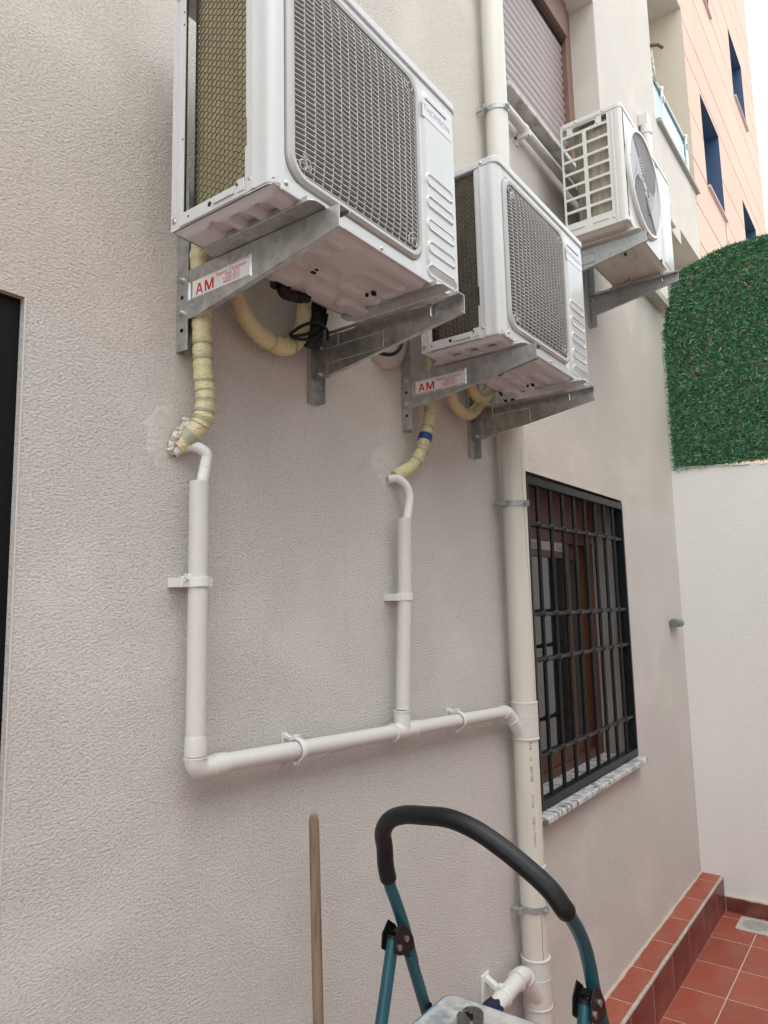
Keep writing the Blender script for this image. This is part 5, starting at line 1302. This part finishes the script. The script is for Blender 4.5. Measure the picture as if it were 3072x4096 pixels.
# ================================================================== BROOM HANDLE, LADDER, TOOL
b=MB(); top=Vector((1.352,-0.10,-0.498)); bot=Vector((1.315,-0.16,ZF+0.03)); ax=(bot-top)
pts=[top+ax*t for t in (0,0.003,0.008,0.015,0.1,0.3,0.6,1.0)]; b.tube(pts,[0.006,0.0100,0.0118,0.0125,0.0127,0.0127,0.0127,0.0127],16)
bh=empty('broom',(1.315,-0.16,ZF),'worn wooden broom pole standing upright against the wall','broom')
b.xform(Matrix.Translation((-1.315,.16,-ZF))); b.build('pole',M_HANDLE,bh)
b=MB(); b.box(-0.15,0.15,-0.03,0.03,0.055,0.085); b.build('broom_head',M_HANDLE,bh,bevel=0.008)
b=MB()
for k in range(60):
    x=-0.14+0.28*k/59
    for y in (-0.02,0,0.02): b.cyl((x,y,0.056),(x*1.06,y*1.2,0.003),0.003,4,0.002)
o=b.build('bristles',M_BLACK,bh); o['kind']='stuff'
# ladder
yL,yR=-0.385,-0.785
lad=empty('step_ladder',(1.5,-0.585,ZF),'teal steel step ladder with black foam grip arch and dusty platform','ladder')
LO=Matrix.Translation((-1.5,0.585,-ZF))
def lb_(b,n,m,**k): b.xform(LO); return b.build(n,m,lad,**k)
rt=0.0127
foot_x=1.38+0.415*(-0.845-ZF)
arc_full=[(foot_x,yL,ZF+0.03),(1.380,yL,-0.845),(1.346,yL,-0.759),(1.319,yL,-0.683),(1.288,yL,-0.616),(1.269,yL,-0.578),(1.256,yL+0.0,-0.53)]
arc_top=[(1.250,-0.388,-0.500),(1.232,-0.398,-0.462),(1.216,-0.428,-0.430),(1.207,-0.470,-0.412),(1.203,-0.520,-0.405),(1.203,-0.575,-0.402),(1.206,-0.628,-0.414),(1.212,-0.675,-0.437),(1.218,-0.722,-0.466),(1.224,-0.762,-0.496)]
arc_r=[(1.228,-0.782,-0.522),(1.255,yR,-0.548),(1.285,yR,-0.580),(1.310,yR,-0.615),(1.328,yR,-0.655),(1.342,yR,-0.70),(1.372,yR,-0.765),(1.405,yR,-0.845),(foot_x+.02,yR,ZF+0.03)]
b=MB(); b.tube(catmull(arc_full+arc_top[:1],8),rt,16); lb_(b,'frame_tube',M_TEAL)
b=MB(); b.tube(catmull(arc_top[-1:]+arc_r,8),rt,16); lb_(b,'frame_tube',M_TEAL)
gp=catmull([(1.266,yL,-0.570),(1.256,yL,-0.535)]+arc_top+[(1.228,-0.783,-0.522),(1.236,-0.786,-0.532)],8)
rs=[0.0175]*len(gp); rs[0]=0.0145; rs[1]=0.0168; rs[-1]=0.0145; rs[-2]=0.0168
b=MB(); b.tube(gp,rs,24); lb_(b,'foam_grip',M_GRIP)
for t_,rr0 in ((0.42,0.006),(0.44,0.004),(0.90,0.005),(0.965,0.007)):
    q=gp[int(t_*(len(gp)-1))]; tc_=(Vector((0,-1.32,0))-q).normalized(); cpt=q+tc_*0.0172
    b=MB(); vs=[cpt]; nn2=11
    u_=tc_.cross(Vector((0,0,1))).normalized(); v_=u_.cross(tc_)
    for k in range(nn2):
        a=2*math.pi*k/nn2; rad=rr0*random.uniform(0.35,1.1); vs.append(cpt+u_*math.cos(a)*rad+v_*math.sin(a)*rad-tc_*0.0006)
    b.add(vs,[(0,1+k,1+(k+1)%nn2) for k in range(nn2)]); lb_(b,'paint_splash',M_FOAM)
# rear legs
for y,x1,z1,x2,z2 in ((yL,1.277,-0.684,1.231,-0.825),(yR,1.300,-0.704,1.262,-0.825)):
    s_=(x2-x1)/(z2-z1); fx_=x1+s_*(ZF+0.03-z1)
    b=MB(); b.tube([(x1,y,z1),(fx_,y,ZF+0.03)],0.0130,16); lb_(b,'rear_leg',M_TEAL)
    b=MB(); b.tube([(x1+.0012,y,z1+0.004),(x1-.0007,y,z1-0.002)],0.0145,16); lb_(b,'leg_cap',M_BLACK)
    b=MB(); b.tube([(fx_,y,ZF+0.05),(fx_,y,ZF+0.002)],0.018,12); lb_(b,'rubber_foot',M_BLACK)
    # hinge bracket: two black side plates joined
    for sy_ in (-1,1):
        p=MB(); yy=y+sy_*0.0165
        poly=[(x1-0.020,z1-0.018),(x1-0.016,z1+0.010),(x1+0.006,z1+0.030),(x1+0.030,z1+0.012),(x1+0.048,z1-0.012),(x1+0.052,z1-0.034),(x1+0.030,z1-0.040),(x1-0.004,z1-0.030)]
        p.prism(poly,1,yy-0.0012,yy+0.0012); lb_(p,'hinge_plate',M_BLACK,bevel=0.0006)
    p=MB(); p.box(x1+0.008,x1+0.030,y-0.0153,y+0.0153,z1+0.004,z1+0.008); lb_(p,'hinge_bridge',M_BLACK)
    for dx,dz in ((-0.004,-0.014),(0.022,-0.006)):
        p=MB(); p.tube([(x1+dx,y-0.0178,z1+dz),(x1+dx,y-0.0205,z1+dz)],0.0062,12); lb_(p,'rivet',M_BOLT); p=MB(); p.tube([(x1+dx,y+0.0178,z1+dz),(x1+dx,y+0.0205,z1+dz)],0.0062,12); lb_(p,'rivet',M_BOLT)
for y in (yL,yR):
    b=MB(); fxx=foot_x+(0 if y==yL else .02); b.tube([(fxx,y,ZF+0.05),(fxx+.006,y,ZF+0.002)],0.018,12); lb_(b,'rubber_foot',M_BLACK)
# platform
zP=-0.850
pp=rr(1.310,-0.588,0.135,0.180,0.030,6)
b=MB(); b.prism(pp,2,zP-0.020,zP-0.001); lb_(b,'platform',M_PLATRIM,bevel=0.004)
b=MB(); b.prism(rr(1.310,-0.588,0.127,0.172,0.024,6),2,zP-0.0008,zP+0.0006); lb_(b,'platform_tread',M_PLAT)
for y in (yL-0.012,yR+0.012):
    b=MB(); b.tube([(1.382,y+0.002,zP-0.008),(1.382,y-0.004 if y<-.5 else y-0.004,zP-0.008)],0.009,12); lb_(b,'platform_bolt',M_BLACK)
for k,zz in enumerate((-1.15,-1.45,-1.75)):
    xx=1.38+0.415*(-0.845-zz); b=MB(); b.box(xx-0.02,xx+0.14,yR+0.014,yL-0.014,zz-0.02,zz); lb_(b,'step',M_PLATRIM,bevel=0.005)
    b=MB(); b.box(xx-0.012,xx+0.132,yR+0.022,yL-0.022,zz,zz+0.003); lb_(b,'step_tread',M_BLACK)
for k,zz in enumerate((-1.2,-1.7)):
    xx=1.277+(1.231-1.277)/(-0.825+0.684)*(zz+0.684); b=MB(); b.cyl((xx,yL,zz),(xx,yR,zz),0.009,10); lb_(b,'cross_brace',M_TEAL)
# wrench / pliers on the platform
pl=empty('pliers',(1.36,-0.52,zP),'dark steel pliers jaws lying on the ladder platform','pliers')
b=MB(); jaw=[(0.020,-0.020),(0.034,-0.012),(0.040,0.002),(0.036,0.016),(0.022,0.024),(0.014,0.022),(0.020,0.012),(0.010,0.008),(0.016,0.002),(0.004,0.0),(-0.03,-0.004),(-0.03,-0.022)]
b.prism(jaw,2,0.006,0.018); b.build('upper_jaw',M_TOOL,pl,bevel=0.001)
b=MB(); b.prism([(0.020,0.030),(0.004,0.034),(-0.014,0.030),(-0.03,0.018),(-0.03,0.004),(-0.006,0.006),(0.004,0.014),(0.012,0.016)],2,0.006,0.017); b.build('lower_jaw',M_TOOL,pl,bevel=0.001)
b=MB(); b.box(-0.12,-0.03,-0.018,-0.004,0.005,0.016); b.box(-0.12,-0.03,0.006,0.018,0.005,0.016); b.build('handle',M_BRASS,pl,bevel=0.003)
pl.rotation_euler=(0,0,R_(25))
